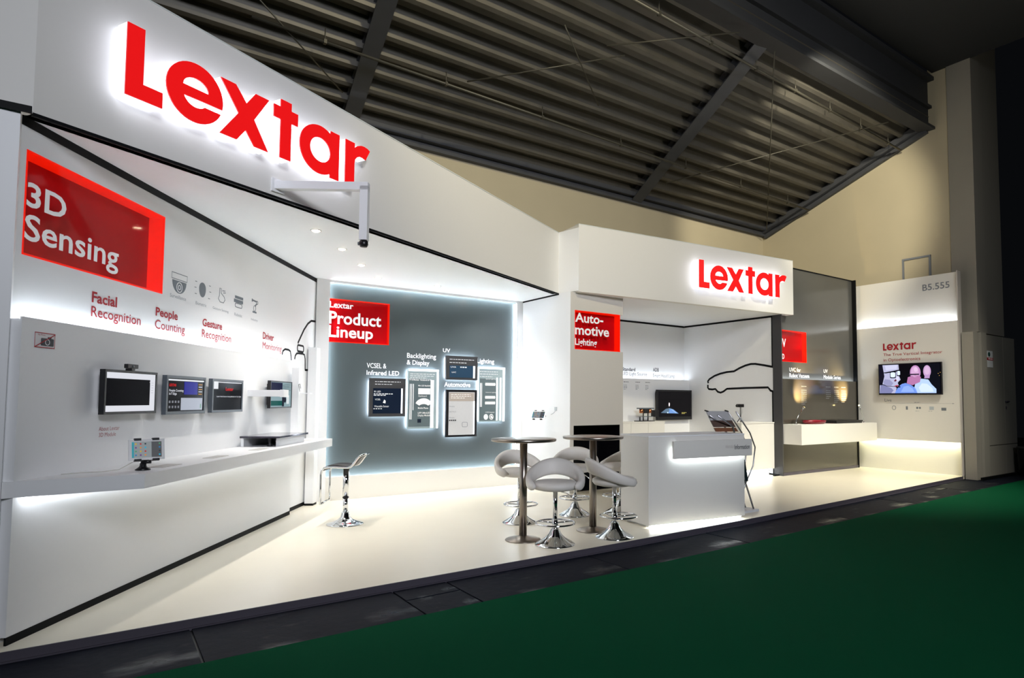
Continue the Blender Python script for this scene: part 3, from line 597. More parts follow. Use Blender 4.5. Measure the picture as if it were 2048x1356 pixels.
text(FP, 'Backlighting', 4.025, 4.54, 2.185, 2.29, o, TT, wp, .012); text(FP, '& Display', 4.022, 4.42, 2.075, 2.175, o, TT, wp, .012)
text(FP, 'UV', 4.665, 4.80, 2.335, 2.40, o, TT, wp, .012); text(FP, 'Automotive', 4.70, 5.195, 1.745, 1.825, o, TT, wp, .012); text(FP, 'Lighting', 5.325, 5.67, 2.15, 2.255, o, TT, wp, .012)
LEDP = mat('panel_backlight', (255, 255, 255), .5, emit=(236, 242, 255), es=42)
DKP = mat('panel_dark_face', (62, 62, 64), .4); NAVY = mat('panel_navy_glass', (26, 36, 54), .1, spec=.7); LITG = mat('panel_lit_face', (140, 156, 160), .3, emit=(200, 216, 220), es=.1); BRT = emat('panel_bright_edge', (240, 246, 255), 1.4)
LG = mat('panel_light_grey', (186, 187, 190), .4, emit=(206, 206, 208), es=.12)
def dpanel(s0, s1, z0, z1, face, label):
    t = empty('backlit_showcase', FP.p((s0+s1)/2, -.06, z0), label, 'showcase', 'backlit display panels on the grey wall')
    obj('backlight', MB().fbox(FP, s0+.03, s1-.03, -.06, -.015, z0+.03, z1-.03), LEDP, t)
    obj('panel_face', MB().fbox(FP, s0, s1, -.015, .03, z0, z1), face, t)
    return t
def inset(t, s0, s1, z0, z1, m, name='inset', d=.0): return obj(name, MB().fbox(FP, s0, s1, .03+d, .034+d, z0, z1), m, t)
def fine(t, s0, s1, z0, n, m, dz=.03, h=.008, d=.0, fr=FP, off=.03):
    mb = MB(); r = random.Random(int(s0*1000))
    for i in range(n):
        x = s0
        e = s1-(s1-s0)*(.35 if i == n-1 else r.uniform(0, .08))
        while x < e:
            w_ = r.uniform(.02, .06); mb.fbox(fr, x, min(e, x+w_), off+d, off+d+.001, z0-i*dz, z0-i*dz+h); x += w_+.012
    return tag(obj('fine_print', mb, m, t), kind='stuff')
t = dpanel(3.385, 3.975, 1.25, 1.86, DKP, 'square dark backlit panel, leftmost on the grey wall')
inset(t, 3.44, 3.90, 1.30, 1.70, NAVY); obj('bright_edge', MB().fbox(FP, 3.90, 3.925, .03, .036, 1.30, 1.70), BRT, t); fine(t, 3.47, 3.91, 1.80, 2, TT, .04)
text(FP, 'IR LED', 3.455, 3.56, 1.635, 1.66, .035, TT, t); fine(t, 3.45, 3.76, 1.605, 2, TT, .022, .012, .005); text(FP, 'VCSEL', 3.47, 3.56, 1.51, 1.535, .035, TT, t); text(FP, 'Wearable Sensor', 3.46, 3.70, 1.40, 1.43, .035, TT, t); fine(t, 3.45, 3.66, 1.37, 1, TT, .02, .012, .005)
obj('sample', MB().flat(FP, [(3.60, 1.47), (3.64, 1.46), (3.645, 1.50), (3.62, 1.52)], .035), WTXT, t)
t = dpanel(4.015, 4.555, 1.045, 2.03, LITG, 'tall pale backlit panel with white strips and arched dashboard sample')
GP = mat('panel_grey_inner', (92, 106, 110), .3, emit=(126, 142, 146), es=.05)
inset(t, 4.03, 4.47, 1.08, 1.86, GP); obj('bright_edge', MB().fbox(FP, 4.41, 4.465, .034, .04, 1.06, 1.85).fbox(FP, 4.52, 4.552, .03, .036, 1.05, 2.02).fbox(FP, 4.02, 4.552, .03, .036, 1.99, 2.025), BRT, t)
fine(t, 4.05, 4.50, 1.94, 3, WTXT, .032); text(FP, 'TV & Monitor  Notebook & PC', 4.03, 4.42, 1.835, 1.862, .035, WTXT, t, .02); text(FP, 'Mini LED Backlight', 4.19, 4.41, 1.735, 1.765, .035, WTXT, t, .02)
for x in (4.045, 4.07, 4.1): obj('light_bar', MB().fbox(FP, x, x+.01, .034, .044, 1.2 if x < 4.09 else 1.35, 1.78), WTXT, t)
obj('sample', MB().fbox(FP, 4.19, 4.40, .034, .044, 1.61, 1.71), WTXT, t); text(FP, 'Dashboard', 4.195, 4.34, 1.57, 1.595, .035, WTXT, t, .01)
obj('sample', MB().flat(FP, ell(4.29, 1.42, .15, .125, 20, 160, 14)+ell(4.29, 1.40, .09, .05, 150, 30, 8), .034, .008), WTXT, t)
text(FP, 'Mobile Phone', 4.19, 4.37, 1.37, 1.40, .035, WTXT, t, .01); text(FP, 'LIPP I-MiniLED\nDisplay Module', 4.19, 4.41, 1.24, 1.32, .035, WTXT, t, .01); obj('sample', MB().fbox(FP, 4.185, 4.245, .034, .044, 1.145, 1.205), NAVY, t)
t = dpanel(4.69, 5.29, 1.865, 2.275, DKP, 'wide dark backlit panel, upper of the middle pair')
inset(t, 4.75, 5.22, 1.905, 2.11, mat('panel_blue_glass', (44, 66, 86), .12, spec=.7, emit=(60, 90, 120), es=.12)); obj('bright_edge', MB().fbox(FP, 5.20, 5.235, .03, .036, 1.90, 2.11), BRT, t); fine(t, 4.75, 5.24, 2.21, 2, TT, .055)
text(FP, 'UVA', 4.77, 4.87, 2.07, 2.095, .035, TT, t); text(FP, 'UVC', 4.79, 4.87, 1.98, 2.005, .035, TT, t); fine(t, 4.95, 5.14, 2.075, 1, TT, .02, .018, .004)
t = dpanel(4.70, 5.285, .89, 1.695, BLKPL, 'black framed backlit panel with pale inside, lower of middle pair')
inset(t, 4.745, 5.235, .925, 1.655, LG); obj('heading_block', MB().fbox(FP, 4.75, 5.22, .034, .036, 1.50, 1.645), mat('panel_taupe', (170, 160, 152), .5), t); obj('bright_edge', MB().fbox(FP, 5.215, 5.235, .034, .04, .93, 1.50), BRT, t); fine(t, 4.78, 5.18, 1.61, 3, WTXT, .03, .008, .007)
for zz_, tx in ((1.40, 'Module'), (1.31, 'LED PLCC'), (1.21, 'Module')): text(FP, tx, 4.755, 4.755+.016*len(tx), zz_, zz_+.02, .035, GREYTXT, t)
for i in range(4): obj('chip', MB().fbox(FP, 4.755+i*.035, 4.775+i*.035, .034, .042, 1.165, 1.185), BLKPL, t)
obj('sample', MB().line(FP, rr(5.0, 5.1, 1.06, 1.14, .02), .006, .035, .002, True), GREYTXT, t)
t = dpanel(5.325, 5.845, 1.14, 2.11, LITG, 'tall pale backlit panel with round samples, rightmost on grey wall')
inset(t, 5.335, 5.66, 1.16, 1.90, GP); obj('bright_edge', MB().fbox(FP, 5.67, 5.695, .03, .036, 1.16, 1.92).fbox(FP, 5.74, 5.77, .03, .036, 1.16, 1.92).fbox(FP, 5.80, 5.842, .03, .036, 1.145, 2.1).fbox(FP, 5.33, 5.842, .03, .036, 2.07, 2.105), BRT, t); fine(t, 5.335, 5.72, 2.02, 3, WTXT, .045)
text(FP, 'Special Lighting', 5.45, 5.65, 1.88, 1.905, .035, WTXT, t); text(FP, 'Industrial Lighting', 5.45, 5.66, 1.645, 1.667, .035, WTXT, t); text(FP, 'COB Solution', 5.45, 5.63, 1.295, 1.318, .035, WTXT, t)
for x in (5.34, 5.365): obj('light_bar', MB().fbox(FP, x, x+.01, .034, .044, 1.40, 1.82), WTXT, t)
for z in (1.77, 1.54, 1.44):
    for i in range(7): obj('sample', MB().flat(FP, ell(5.455+i*.029, z+.03, .016, .028, 0, 360, 10), .034, .006), WTXT, t)
for x in (5.46, 5.57): obj('round_sample', MB().flat(FP, ell(x, 1.225, .042, .05, 0, 360, 20), .034, .006), WTXT, t)
obj('round_pattern', MB().line(FP, ell(5.57, 1.225, .025, .03, 0, 300, 10), .012, .04), GREYTXT, t)

# end wall, pillar, second fascia ------------------------------------------
we = struct('wall_end', MB().box(6.210, 6.219, 8.30, 9.86, 0, ZC).prism([(6.212, 8.66), (6.297, 8.19), (6.42, 8.2), (6.42, 8.66)], ZC, 4.40), WHITE)
tg = empty('wall_tablet', (6.2, 8.92, 1.2), 'white tablet on an arm, fixed to the bright wall left of pillar', 'tablet')
FT2 = Frame((6.02, 8.93), (.55, -.72))
tablet(FT2, 0, .02, 1.275, .26, .175, math.radians(38), tg)
obj('arm', MB().tube([FT2.p(.0, -.01, 1.265), (6.10, 9.0, 1.24), (6.218, 9.0, 1.25)], .014, 8), GREYPL, tg); obj('wall_box', MB().fbox(FE, -8.72, -8.66, 0, .012, 1.345, 1.41), mat('switch_grey', (190, 196, 200), .4), tg); obj('cable', MB().tube([FE.p(-8.69, .01, 1.345), FE.p(-8.74, .02, 1.30), FE.p(-8.8, .03, 1.28)], .003, 6), GREYTXT, tg)
pi_ = struct('pillar', wall_grid(MB(), FPI, 6.22, 7.375, 0, 3.33, -.9, 0, [(6.305, 7.375, 2.375, 3.03), (6.29, 7.306, .02, 1.105)]), mat('pillar_grey_white', (206, 202, 194), .6, noise=.04, scale=60))
obj('niche_core', MB().fbox(FPI, 6.22, 7.306, -.9, -.16, 2.3, 3.1), RED, pi_)
blk = MB().fbox(FPI, 6.29, 7.306, -.62, -.6, .02, 1.105).fbox(FPI, 6.29, 6.30, -.6, -.01, .02, 1.105).fbox(FPI, 7.296, 7.306, -.6, -.01, .02, 1.105).fbox(FPI, 6.3, 7.296, -.6, -.01, .02, .03).fbox(FPI, 6.3, 7.296, -.6, -.01, 1.095, 1.105)
o = obj('cabinet_recess', blk, mat('black_lining', (8, 8, 12), .25), pi_)
t = niche(FPI, 6.305, 7.306, 2.375, 3.03, 0, .14, 'red lit niche on pillar with white automotive heading')
text(FPI, 'Auto-', 6.31, 6.92, 2.83, 2.99, 0, WTXT, t, .022); text(FPI, 'motive', 6.31, 7.05, 2.62, 2.78, 0, WTXT, t, .022); text(FPI, 'Lighting', 6.31, 6.78, 2.41, 2.56, 0, WTXT, t, .02)
L2 = math.hypot(5.25, .52); P = FH2.p; ZB = 3.325
f2 = struct('fascia_auto', MB().fbox(FH2, 0, L2, -.12, 0, ZB, 4.46).fbox(FH2, 0, .1, -.5, -.12, ZB, 4.46).fbox(FH2, L2-.1, L2, -.5, -.12, ZB, 4.46), WARMW)
obj('top_edge', MB().fbox(FH2, -.003, L2+.003, -.12, .004, 4.455, 4.467), mat('pale_edge', (206, 210, 204), .5), f2)
struct('ceiling_auto', MB().prism([FH2.p(.02, -.1, 0)[:2], FH2.p(L2-.02, -.1, 0)[:2], (11.56, 10.5), (6.3, 10.5)], ZB+.001, ZB+.06), WHITE)
sg = empty('illuminated_sign', FH2.p(3.7, .1, 3.61), 'smaller looking red and white backlit letters on the far fascia', 'sign', 'backlit letter signs')
logo(FH2, 2.505, 3.612, 1.0, .025, .135, sg, LETW, LETR)

# automotive bay -----------------------------------------------------------
LEDA = mat('led_strip_bay', (255, 255, 255), .5, emit=(238, 246, 255), es=13)
wa = struct('wall_auto', MB().fbox(FA, 7.3, 11.45, -.12, 0, 0, ZB).fbox(FA, 7.3, 11.28, 0, .15, 0, 2.0).fbox(FA, 7.3, 11.28, .138, .15, 2.0, 2.014), WHITE)
obj('led_strip', MB().fbox(FA, 7.4, 11.2, .10, .136, 2.001, 2.009), LEDA, wa)
text(FA, 'Standard', 9.29, 9.68, 2.185, 2.265, 0, DGREYTXT, wa, .02); text(FA, 'LED Light Source', 9.29, 10.04, 2.065, 2.165, 0, DGREYTXT, wa, 0); text(FA, 'ADB', 10.235, 10.42, 2.20, 2.285, 0, DGREYTXT, wa, .02); text(FA, 'Smart Head Lamp', 10.23, 10.95, 2.04, 2.15, 0, DGREYTXT, wa, 0)
for x in (9.2, 9.55, 9.85): fine(wa, x, x+.22, 1.93, 1, DGREYTXT, .03, .012, fr=FA, off=.151); fine(wa, x, x+.1, 1.86, 4, GREYTXT, .03, .01, fr=FA, off=.151)
wc_ = struct('wall_car', MB().box(11.28, 11.42, 7.93, 10.5, 0, ZB), WHITE)
cr = MB().line(FC, [(-8.0, ZB-.0), (-8.0, 2.24)], .045, 0, .004).line(FC, [(-8.0, 1.72), (-8.0, 0)], .045, 0, .004)
car = [(-7.96, 2.235), (-8.2, 2.285), (-8.434, 2.325), (-8.55, 2.328), (-8.695, 2.30), (-8.85, 2.25), (-9.0, 2.185), (-9.2, 2.175), (-9.386, 2.145), (-9.55, 2.10), (-9.70, 2.03), (-9.75, 1.98), (-9.735, 1.935)]
car2 = [(-9.75, 1.90), (-9.75, 1.83), (-9.72, 1.80), (-9.62, 1.79), (-9.53, 1.80), (-9.46, 1.735), (-9.38, 1.715), (-9.30, 1.74), (-9.2, 1.80), (-8.7, 1.812), (-8.12, 1.816), (-8.06, 1.75), (-7.97, 1.718)]
cr.line(FC, car, .043, 0, .004).line(FC, car2, .043, 0, .004)
struct('trim_4', cr, BLACK)
t5 = MB().line(FA, [(7.38, ZB-.02), (11.28, ZB-.02)], .04, 0, .004).line(FC, [(-10.47, ZB-.02), (-7.95, ZB-.02)], .04, 0, .004).box(11.10, 11.28, 7.86, 7.90, 0, .025).fbox(FC, -8.4, -7.93, 0, .02, 0, .03)
struct('trim_5', t5, BLACK)
bnch = empty('wall_bench', (8.9, 10.1, 0), 'white bench block with panel joints below the large wall screen', 'bench')
for a, b in ((7.45, 9.05), (9.055, 9.55), (9.555, 10.05)): obj('front_panel', MB().box(a, b, 9.93, 10.33, 0, 1.05), WARMW, bnch)
obj('bench_top', MB().box(7.45, 10.06, 9.92, 10.33, 1.05, 1.075), WARMW, bnch)
t = monitor(FA, 10.10, 11.24, 1.09, 1.775, .15, .27, 'large black wall screen showing headlamp beam on dark road', .04, BLKPL, None, .07, 'wall_screen', 'screen')
fo = .263; s_ = scr(FA, 10.14, 11.20, 1.16, 1.735, fo, SCR((34, 32, 34), .5), t); o = fo+.0016
obj('beam_glow', MB().flat(FA, [(10.22, 1.25), (10.80, 1.23), (10.62, 1.33), (10.5, 1.36), (10.38, 1.34)], o), SCR((104, 128, 150), .8), s_); obj('beam_glow', MB().flat(FA, [(10.47, 1.24), (10.78, 1.235), (10.62, 1.325), (10.5, 1.345)], o+.001), SCR((120, 160, 220), .9), s_); obj('beam_edge', MB().line(FA, [(10.56, 1.33), (10.72, 1.24)], .006, o+.002), SCR((200, 226, 250), 1.), s_)
obj('beam_spot', MB().flat(FA, ell(10.49, 1.44, .018, .045, 0, 360, 14), o), SCR((244, 232, 236), 1.2), s_); obj('beam_spot', MB().flat(FA, ell(10.44, 1.255, .02, .018, 0, 360, 12), o+.002), SCR((200, 226, 250), 1.), s_); obj('horizon_line', MB().fbox(FA, 10.15, 10.95, o, o+.001, 1.555, 1.559), SCR((14, 14, 14), .3), s_)
fine(s_, 10.90, 11.06, 1.245, 2, SCR((214, 200, 110), .8), .022, .012, fr=FA, off=o)
dv = empty('headlamp_module', (9.6, 10.05, 1.075), 'copper and black headlamp light module on the white bench', 'lamp module')
COP = mat('copper', (190, 120, 80), .25, 1.)
obj('base_plate', MB().box(9.33, 9.80, 9.98, 10.14, 1.075, 1.09), BLKPL, dv)
for x in (9.42, 9.52, 9.66): obj('standoff', MB().tube([(x, 10.05, 1.09), (x, 10.05, 1.17 if x < 9.5 else 1.25)], .013, 8), BLKPL, dv)
obj('rail', MB().box(9.37, 9.80, 10.0, 10.1, 1.345, 1.37), GREYPL, dv); obj('clamp', MB().box(9.53, 9.66, 10.02, 10.08, 1.25, 1.345), BLKPL, dv)
for x in (9.46, 9.71): obj('lens_barrel', MB().lathe([(.04, 1.255), (.045, 1.26), (.045, 1.34), (.03, 1.345)], 16, x, 10.05), COP, dv)
obj('fan_block', MB().box(9.80, 9.95, 10.0, 10.1, 1.17, 1.32), BLKPL, dv); obj('cross_rail', MB().box(9.50, 9.86, 10.03, 10.06, 1.17, 1.185), GREYPL, dv)
plh = empty('white_plinth', (10.7, 8.1, 0), 'white floating display block in front of the car drawing', 'plinth')
obj('plinth_body', MB().box(10.21, 11.27, 7.98, 8.30, .14, 1.075), WARMW, plh); obj('plinth_top', MB().box(10.20, 11.275, 7.97, 8.55, 1.075, 1.095), WARMW, plh); obj('recessed_foot', MB().box(10.5, 11.25, 8.1, 8.28, 0, .14), WHITE, plh); obj('led_strip', MB().box(10.3, 11.2, 8.01, 8.04, .125, .139), LEDA, plh)
tp = empty('tripod_projector', (10.40, 8.15, 1.095), 'small black projector on a mini tripod on white block', 'projector')
for k_ in range(3):
    an = k_*2*PI/3+.5; obj('leg', MB().tube([(10.40, 8.15, 1.20), (10.40+.07*math.cos(an), 8.15+.07*math.sin(an), 1.098)], .008, 6), BLKPL, tp)
obj('pole', MB().tube([(10.40, 8.15, 1.19), (10.40, 8.15, 1.40)], .008, 8), BLKPL, tp); obj('projector_body', MB().box(10.32, 10.47, 8.11, 8.19, 1.40, 1.465), BLKPL, tp, bevel=.008); obj('lens', MB().tube([(10.32, 8.15, 1.43), (10.28, 8.15, 1.43)], .025, 12), BLKPL, tp); obj('cable', MB().tube([(10.46, 8.17, 1.41), (10.48, 8.18, 1.3), (10.45, 8.18, 1.2), (10.44, 8.18, 1.1)], .004, 6), BLKPL, tp)

# dark ultraviolet wall ------------------------------------------------------
wu = struct('wall_uv', wall_grid(MB(), FU, 11.29, 14.20, 1.98, 4.37, -.12, 0, [(11.30, 12.31, 2.36, 3.025)]), mat('grey_gloss_panel', (86, 86, 83), .14, noise=.03, scale=3))
obj('lower_panel', MB().fbox(FU, 11.29, 14.20, -.12, .07, .03, 1.98).fbox(FU, 11.29, 14.20, .06, .07, 1.98, 1.994), DGLASS, wu)
obj('led_strip', MB().fbox(FU, 11.32, 14.17, .03, .058, 1.981, 1.989), LED, wu)
obj('end_profile', MB().fbox(FU, 14.20, 14.235, -.12, .09, 0, 4.385), BLACK, wu); obj('end_profile', MB().fbox(FU, 11.27, 11.30, -.12, .09, 0, 4.385), mat('profile_grey', (58, 58, 60), .5), wu); obj('top_profile', MB().fbox(FU, 11.29, 14.2, -.12, .02, 4.37, 4.385), BLACK, wu); obj('foot_profile', MB().fbox(FU, 11.3, 14.2, -.12, .085, 0, .06), DARKM, wu)
t = niche(FU, 11.30, 12.31, 2.36, 3.025, 0, .10, 'red lit niche on dark glossy wall with white heading')
text(FU, 'UV', 11.31, 11.56, 2.66, 2.84, 0, WTXT, t, .03); text(FU, 'LED', 11.31, 11.50, 2.41, 2.52, 0, WTXT, t, .03)
text(FU, 'UVC for', 11.67, 12.08, 2.155, 2.24, 0, WTXT, wu, .01); text(FU, 'Robot Vacuum', 11.67, 12.39, 2.035, 2.12, 0, WTXT, wu, 0); text(FU, 'UV', 12.955, 13.12, 2.165, 2.245, 0, WTXT, wu, .02); text(FU, 'Module Series', 12.955, 13.65, 2.035, 2.12, 0, WTXT, wu, 0)
for x, n in ((11.99, 8), (12.92, 5), (13.25, 7), (13.55, 7)): fine(wu, x, x+.28, 1.84, 1, GREYTXT, .03, .016, fr=FU, off=.071); fine(wu, x, x+.2, 1.76, n, GREYTXT, .042, .012, fr=FU, off=.071)
us = obj('wall_ledge', MB().box(11.30, 14.25, 7.36, 7.80, .65, 1.055), WARMW, bevel=.003); tag(us, 'deep white floating ledge on the dark glossy wall', 'ledge')
GOLD = (1, .70, .32)
def gooseneck(base, tip_, label, aim):
    t = empty('gooseneck_lamp', base, label, 'lamp', 'gooseneck lamps on the white ledge')
    b = Vector(base); e = Vector(tip_)
    obj('base', MB().lathe([(.03, b.z), (.03, b.z+.012), (.012, b.z+.02)], 16, b.x, b.y), CHROME, t)
    pts = [b, b+Vector((.0, 0, .12)), b.lerp(e, .5)+Vector((-.02*(1 if e.x > b.x else -1), 0, .04)), e]
    cur = []
    for i in range(9):
        s = i/8; cur.append((1-s)**3*pts[0]+3*(1-s)**2*s*pts[1]+3*(1-s)*s*s*pts[2]+s**3*pts[3])
    obj('neck', MB().tube(cur, .009, 8), CHROME, t); d = (cur[-1]-cur[-2]).normalized()
    obj('lamp_head', MB().tube([e, e+d*.05], [.012, .022], 12), CHROME, t); obj('bulb', MB().tube([e+d*.05, e+d*.056], .016, 12), emat('bulb_warm', (255, 220, 140), 30), t)
    sp = spot('gooseneck_beam', e+d*.08, aim, 240, GOLD, math.radians(70), 1, .02); attach(sp, t)
gooseneck((11.36, 7.52, 1.055), (11.60, 7.52, 1.37), 'gooseneck lamp at the left end of white ledge', (11.98, 7.80, 1.8))
gooseneck((13.95, 7.50, 1.055), (13.78, 7.50, 1.40), 'lit gooseneck lamp at the right end of white ledge', (13.60, 7.80, 1.75))
vr = empty('red_tray', (12.1, 7.55, 1.055), 'shallow dark red oval tray on the white ledge', 'tray')
m_ = MB(); m_.lathe([(.2, 1.057), (.29, 1.06), (.34, 1.09), (.345, 1.13), (.33, 1.13), (.31, 1.10), (.2, 1.085), (.01, 1.08)], 28, 0, 0); m_.v = [(12.1+x, 7.58+y*.5, z) for x, y, z in m_.v]
obj('tray_body', m_, mat('tray_red', (122, 18, 34), .35), vr); m_ = MB().tube([(12.1+.2*math.cos(a*.5), 7.58+.08*math.sin(a*.5), 1.125) for a in range(0, 13)], .012, 6); obj('coil', m_, mat('tray_coil', (150, 30, 50), .4), vr)
bd = empty('black_case', (13.2, 7.55, 1.055), 'flat black case lying on the white ledge', 'case'); obj('case_bottom', MB().box(12.68, 13.72, 7.42, 7.72, 1.055, 1.085), BLKPL, bd, bevel=.004); obj('case_lid', MB().box(12.66, 13.74, 7.41, 7.73, 1.088, 1.118), BLKPL, bd, bevel=.006)

# wall with hall number ------------------------------------------------------
wb = struct('wall_number', MB().fbox(FB, -7.95, -5.66, -.2, -.12, 0, 4.28).fbox(FB, -7.95, -5.66, -.12, .0, .70, 3.22).fbox(FB, -7.95, -5.66, -.012, .0, 3.22, 3.234).fbox(FB, -7.95, -5.66, -.012, 0, .686, .70), WARMW)
obj('led_strip', MB().fbox(FB, -7.9, -5.7, -.045, -.018, 3.221, 3.229), LEDL, wb); obj('led_strip', MB().fbox(FB, -7.9, -5.7, -.045, -.018, .691, .699), LEDW, wb); obj('end_cap', MB().fbox(FB, -5.66, -5.64, -.16, .004, 0, 4.285), mat('end_cap_pale', (190, 184, 178), .5), wb)
text(FB, 'B5.555', -6.39, -5.84, 3.96, 4.10, -.12, GREYTXT, wb, .01)
lg = empty('wall_logo', FB.p(-6.9, 0, 2.7), 'flat red letters on the right side wall above its screen', 'sign')
logo(FB, -7.225, 2.69, .31, .001, .003, lg, None, REDTXT, lit=False)
text(FB, 'The True Vertical Integrator', -7.22, -5.97, 2.545, 2.625, 0, REDTXT, wb, .0); text(FB, 'in Optoelectronics', -7.22, -6.42, 2.42, 2.51, 0, REDTXT, wb, 0)
a0, a1, b0, b1 = -7.30, -5.955, 1.683, 2.378
t = monitor(FB, a0, a1, b0, b1, 0, .09, 'wall screen on right wall showing people wearing headsets', .014, BLKPL, None, .022, 'wall_screen', 'screen')
W_, H_ = a1-a0-.028, b1-b0-.036; fo = .08
s_ = scr(FB, a0+.014, a1-.014, b0+.022, b1-.014, fo, SCR((12, 12, 20), .5), t)
def pic(pts, col, k=0, st=.9, name='picture_shape'):
    return obj(name, MB().flat(FB, [(a0+.014+x*W_, b0+.022+y*H_) for x, y in pts], fo+.0016+k*.0006, .0006), SCR(col, st), s_)
pic([(.72, .0), (.98, .0), (.98, .97), (.62, .97), (.66, .8), (.8, .5)], (20, 22, 32), 0, .5)
pic([(.25, .02), (.63, .02), (.60, .18), (.52, .30), (.44, .36), (.38, .33), (.33, .25)], (116, 150, 232), 1)
pic([(.62, .02), (.92, .02), (.92, .15), (.85, .30), (.80, .46), (.74, .48), (.66, .50), (.60, .36), (.58, .2)], (176, 200, 244), 1, 1.)
pic(ell(.60, .70, .085, .24, 0, 360, 20), (190, 140, 190), 2); pic([(.46, .35), (.55, .28), (.67, .38), (.69, .55), (.6, .62), (.48, .55)], (182, 120, 168), 3); pic([(.49, .66), (.66, .66), (.66, .62), (.5, .62)], (50, 34, 60), 4, .5)
pic(ell(.785, .73, .06, .2, 0, 360, 18), (198, 160, 204), 2); pic([(.74, .5), (.82, .5), (.83, .62), (.75, .62)], (186, 150, 200), 3)
pic([(.0, .02), (.26, .02), (.28, .1), (.29, .18), (.30, .22), (.32, .26), (.325, .32), (.31, .36), (.33, .42), (.36, .47), (.35, .53), (.335, .60), (.34, .72), (.335, .86), (.33, .985), (.06, .985), (.02, .7)], (176, 176, 206), 3, 1.)
pic(ell(.595, .72, .06, .18, 0, 360, 18), (212, 168, 210), 3); pic(ell(.61, .80, .03, .08, 0, 360, 14), (226, 190, 224), 4); pic(ell(.785, .75, .04, .14, 0, 360, 16), (214, 180, 216), 3)
pic([(.36, .06), (.58, .06), (.55, .18), (.48, .27), (.41, .24)], (146, 176, 240), 2); pic([(.68, .06), (.88, .06), (.86, .18), (.78, .32), (.70, .34), (.65, .2)], (204, 220, 250), 2, 1.)
pic([(.0, .02), (.2, .02), (.24, .12), (.2, .2), (.1, .28), (.03, .34)], (128, 130, 172), 4); pic([(.08, .3), (.2, .27), (.24, .36), (.18, .48), (.1, .5), (.07, .42)], (150, 150, 188), 4); pic([(.12, .80), (.3, .84), (.31, .97), (.1, .97)], (196, 196, 222), 4, 1.); pic([(.27, .42), (.33, .44), (.335, .56), (.30, .6), (.285, .5)], (206, 206, 230), 4, 1.)
pic([(0, .3), (.05, .3), (.09, .6), (.06, .985), (0, .985)], (30, 28, 46), 5, .5); pic([(.02, .72), (.12, .74), (.36, .82), (.36, .77), (.12, .70)], (14, 14, 24), 5, .4)
pic(rr(.185, .285, .53, .76, .03), (14, 14, 24), 5, .4); pic(rr(.195, .275, .56, .73, .03), (214, 228, 250), 6, 1.); pic(rr(.30, .365, .6, .8, .02), (14, 14, 24), 5, .4); pic(rr(.308, .355, .63, .77, .02), (214, 228, 250), 6, 1.)
pic([(.02, .34), (.12, .26), (.3, .235), (.3, .25), (.12, .28), (.03, .36)], (14, 14, 24), 6, .4); pic([(.28, .205), (.355, .215), (.355, .255), (.28, .25)], (14, 14, 24), 6, .4); pic([(.255, .27), (.31, .30), (.325, .26), (.27, .245)], (172, 40, 60), 6); pic([(.25, .44), (.28, .50), (.3, .45), (.27, .41)], (120, 40, 60), 5, .6)
for x, y in ((.955, .65), (.97, .58), (.985, .68)): pic(ell(x, y, .005, .01, 0, 360, 6), (240, 190, 100), 2)
text(FB, 'Live', -7.215, -7.06, 1.53, 1.60, 0, GREYTXT, wb, 0)
obj('timeline', MB().fbox(FB, -7.19, -5.78, 0, .002, 1.495, 1.498).flat(FB, [(-5.80, 1.488), (-5.76, 1.4965), (-5.80, 1.505)], 0), GREYTXT, wb); fine(wb, -6.57, -6.38, 1.51, 1, GREYTXT, .02, .008, fr=FB, off=.001)
obj('icon', MB().line(FB, ell(-7.01, 1.395, .04, .045, 0, 360, 18), .01, 0, .002, True), IC, wb); obj('icon', MB().fbox(FB, -6.75, -6.71, 0, .002, 1.355, 1.43), IC, wb); obj('icon', MB().fbox(FB, -6.53, -6.49, 0, .002, 1.375, 1.42).flat(FB, ell(-6.455, 1.397, .022, .024), 0), IC, wb); obj('icon', MB().fbox(FB, -6.26, -6.17, 0, .002, 1.355, 1.43), mat('icon_pale', (176, 186, 192), .6), wb); obj('icon', MB().fbox(FB, -6.02, -5.925, 0, .002, 1.345, 1.405), IC, wb)
for x in (-6.55, -6.28): fine(wb, x, x+.12, 1.325, 1, ICL, .02, .008, fr=FB, off=.001)

# ------------------------------------------------------------------ reception counter
L = math.hypot(1.52, .215)
rc = empty('reception_counter', FR.p(.76, -.4, 0), 'white block reception counter with lit name panel', 'counter')
obj('counter_body', MB().fbox(FR, 0, L, -.60, 0, .035, 1.085), WARMW, rc, bevel=.003); obj('counter_top', MB().fbox(FR, -.003, L+.003, -.603, .003, 1.085, 1.10), WHITE, rc); obj('foot', MB().fbox(FR, .06, L-.06, -.55, -.07, 0, .035), WHITE, rc)
obj('led_strip', MB().fbox(FR, .05, L-.05, -.05, -.02, .024, .034), LEDL, rc)
np_ = obj('name_panel', MB().fbox(FR, .328, 1.60, .035, .075, .818, 1.03), WARMW, rc, bevel=.002); obj('panel_standoff', MB().fbox(FR, .40, 1.5, 0, .035, .90, 1.0), WHITE, rc); obj('led_strip', MB().fbox(FR, .36, 1.5, .006, .03, .86, .875), LEDP2, rc)
text(FR, 'Information', 1.295, 1.555, .905, .965, .075, mat('grey_letter', (96, 98, 102), .5), np_, .01)
text(FR, 'Information', 1.145, 1.29, .925, .975, .075, mat('ghost_letter', (214, 210, 206), .5), np_, 0)
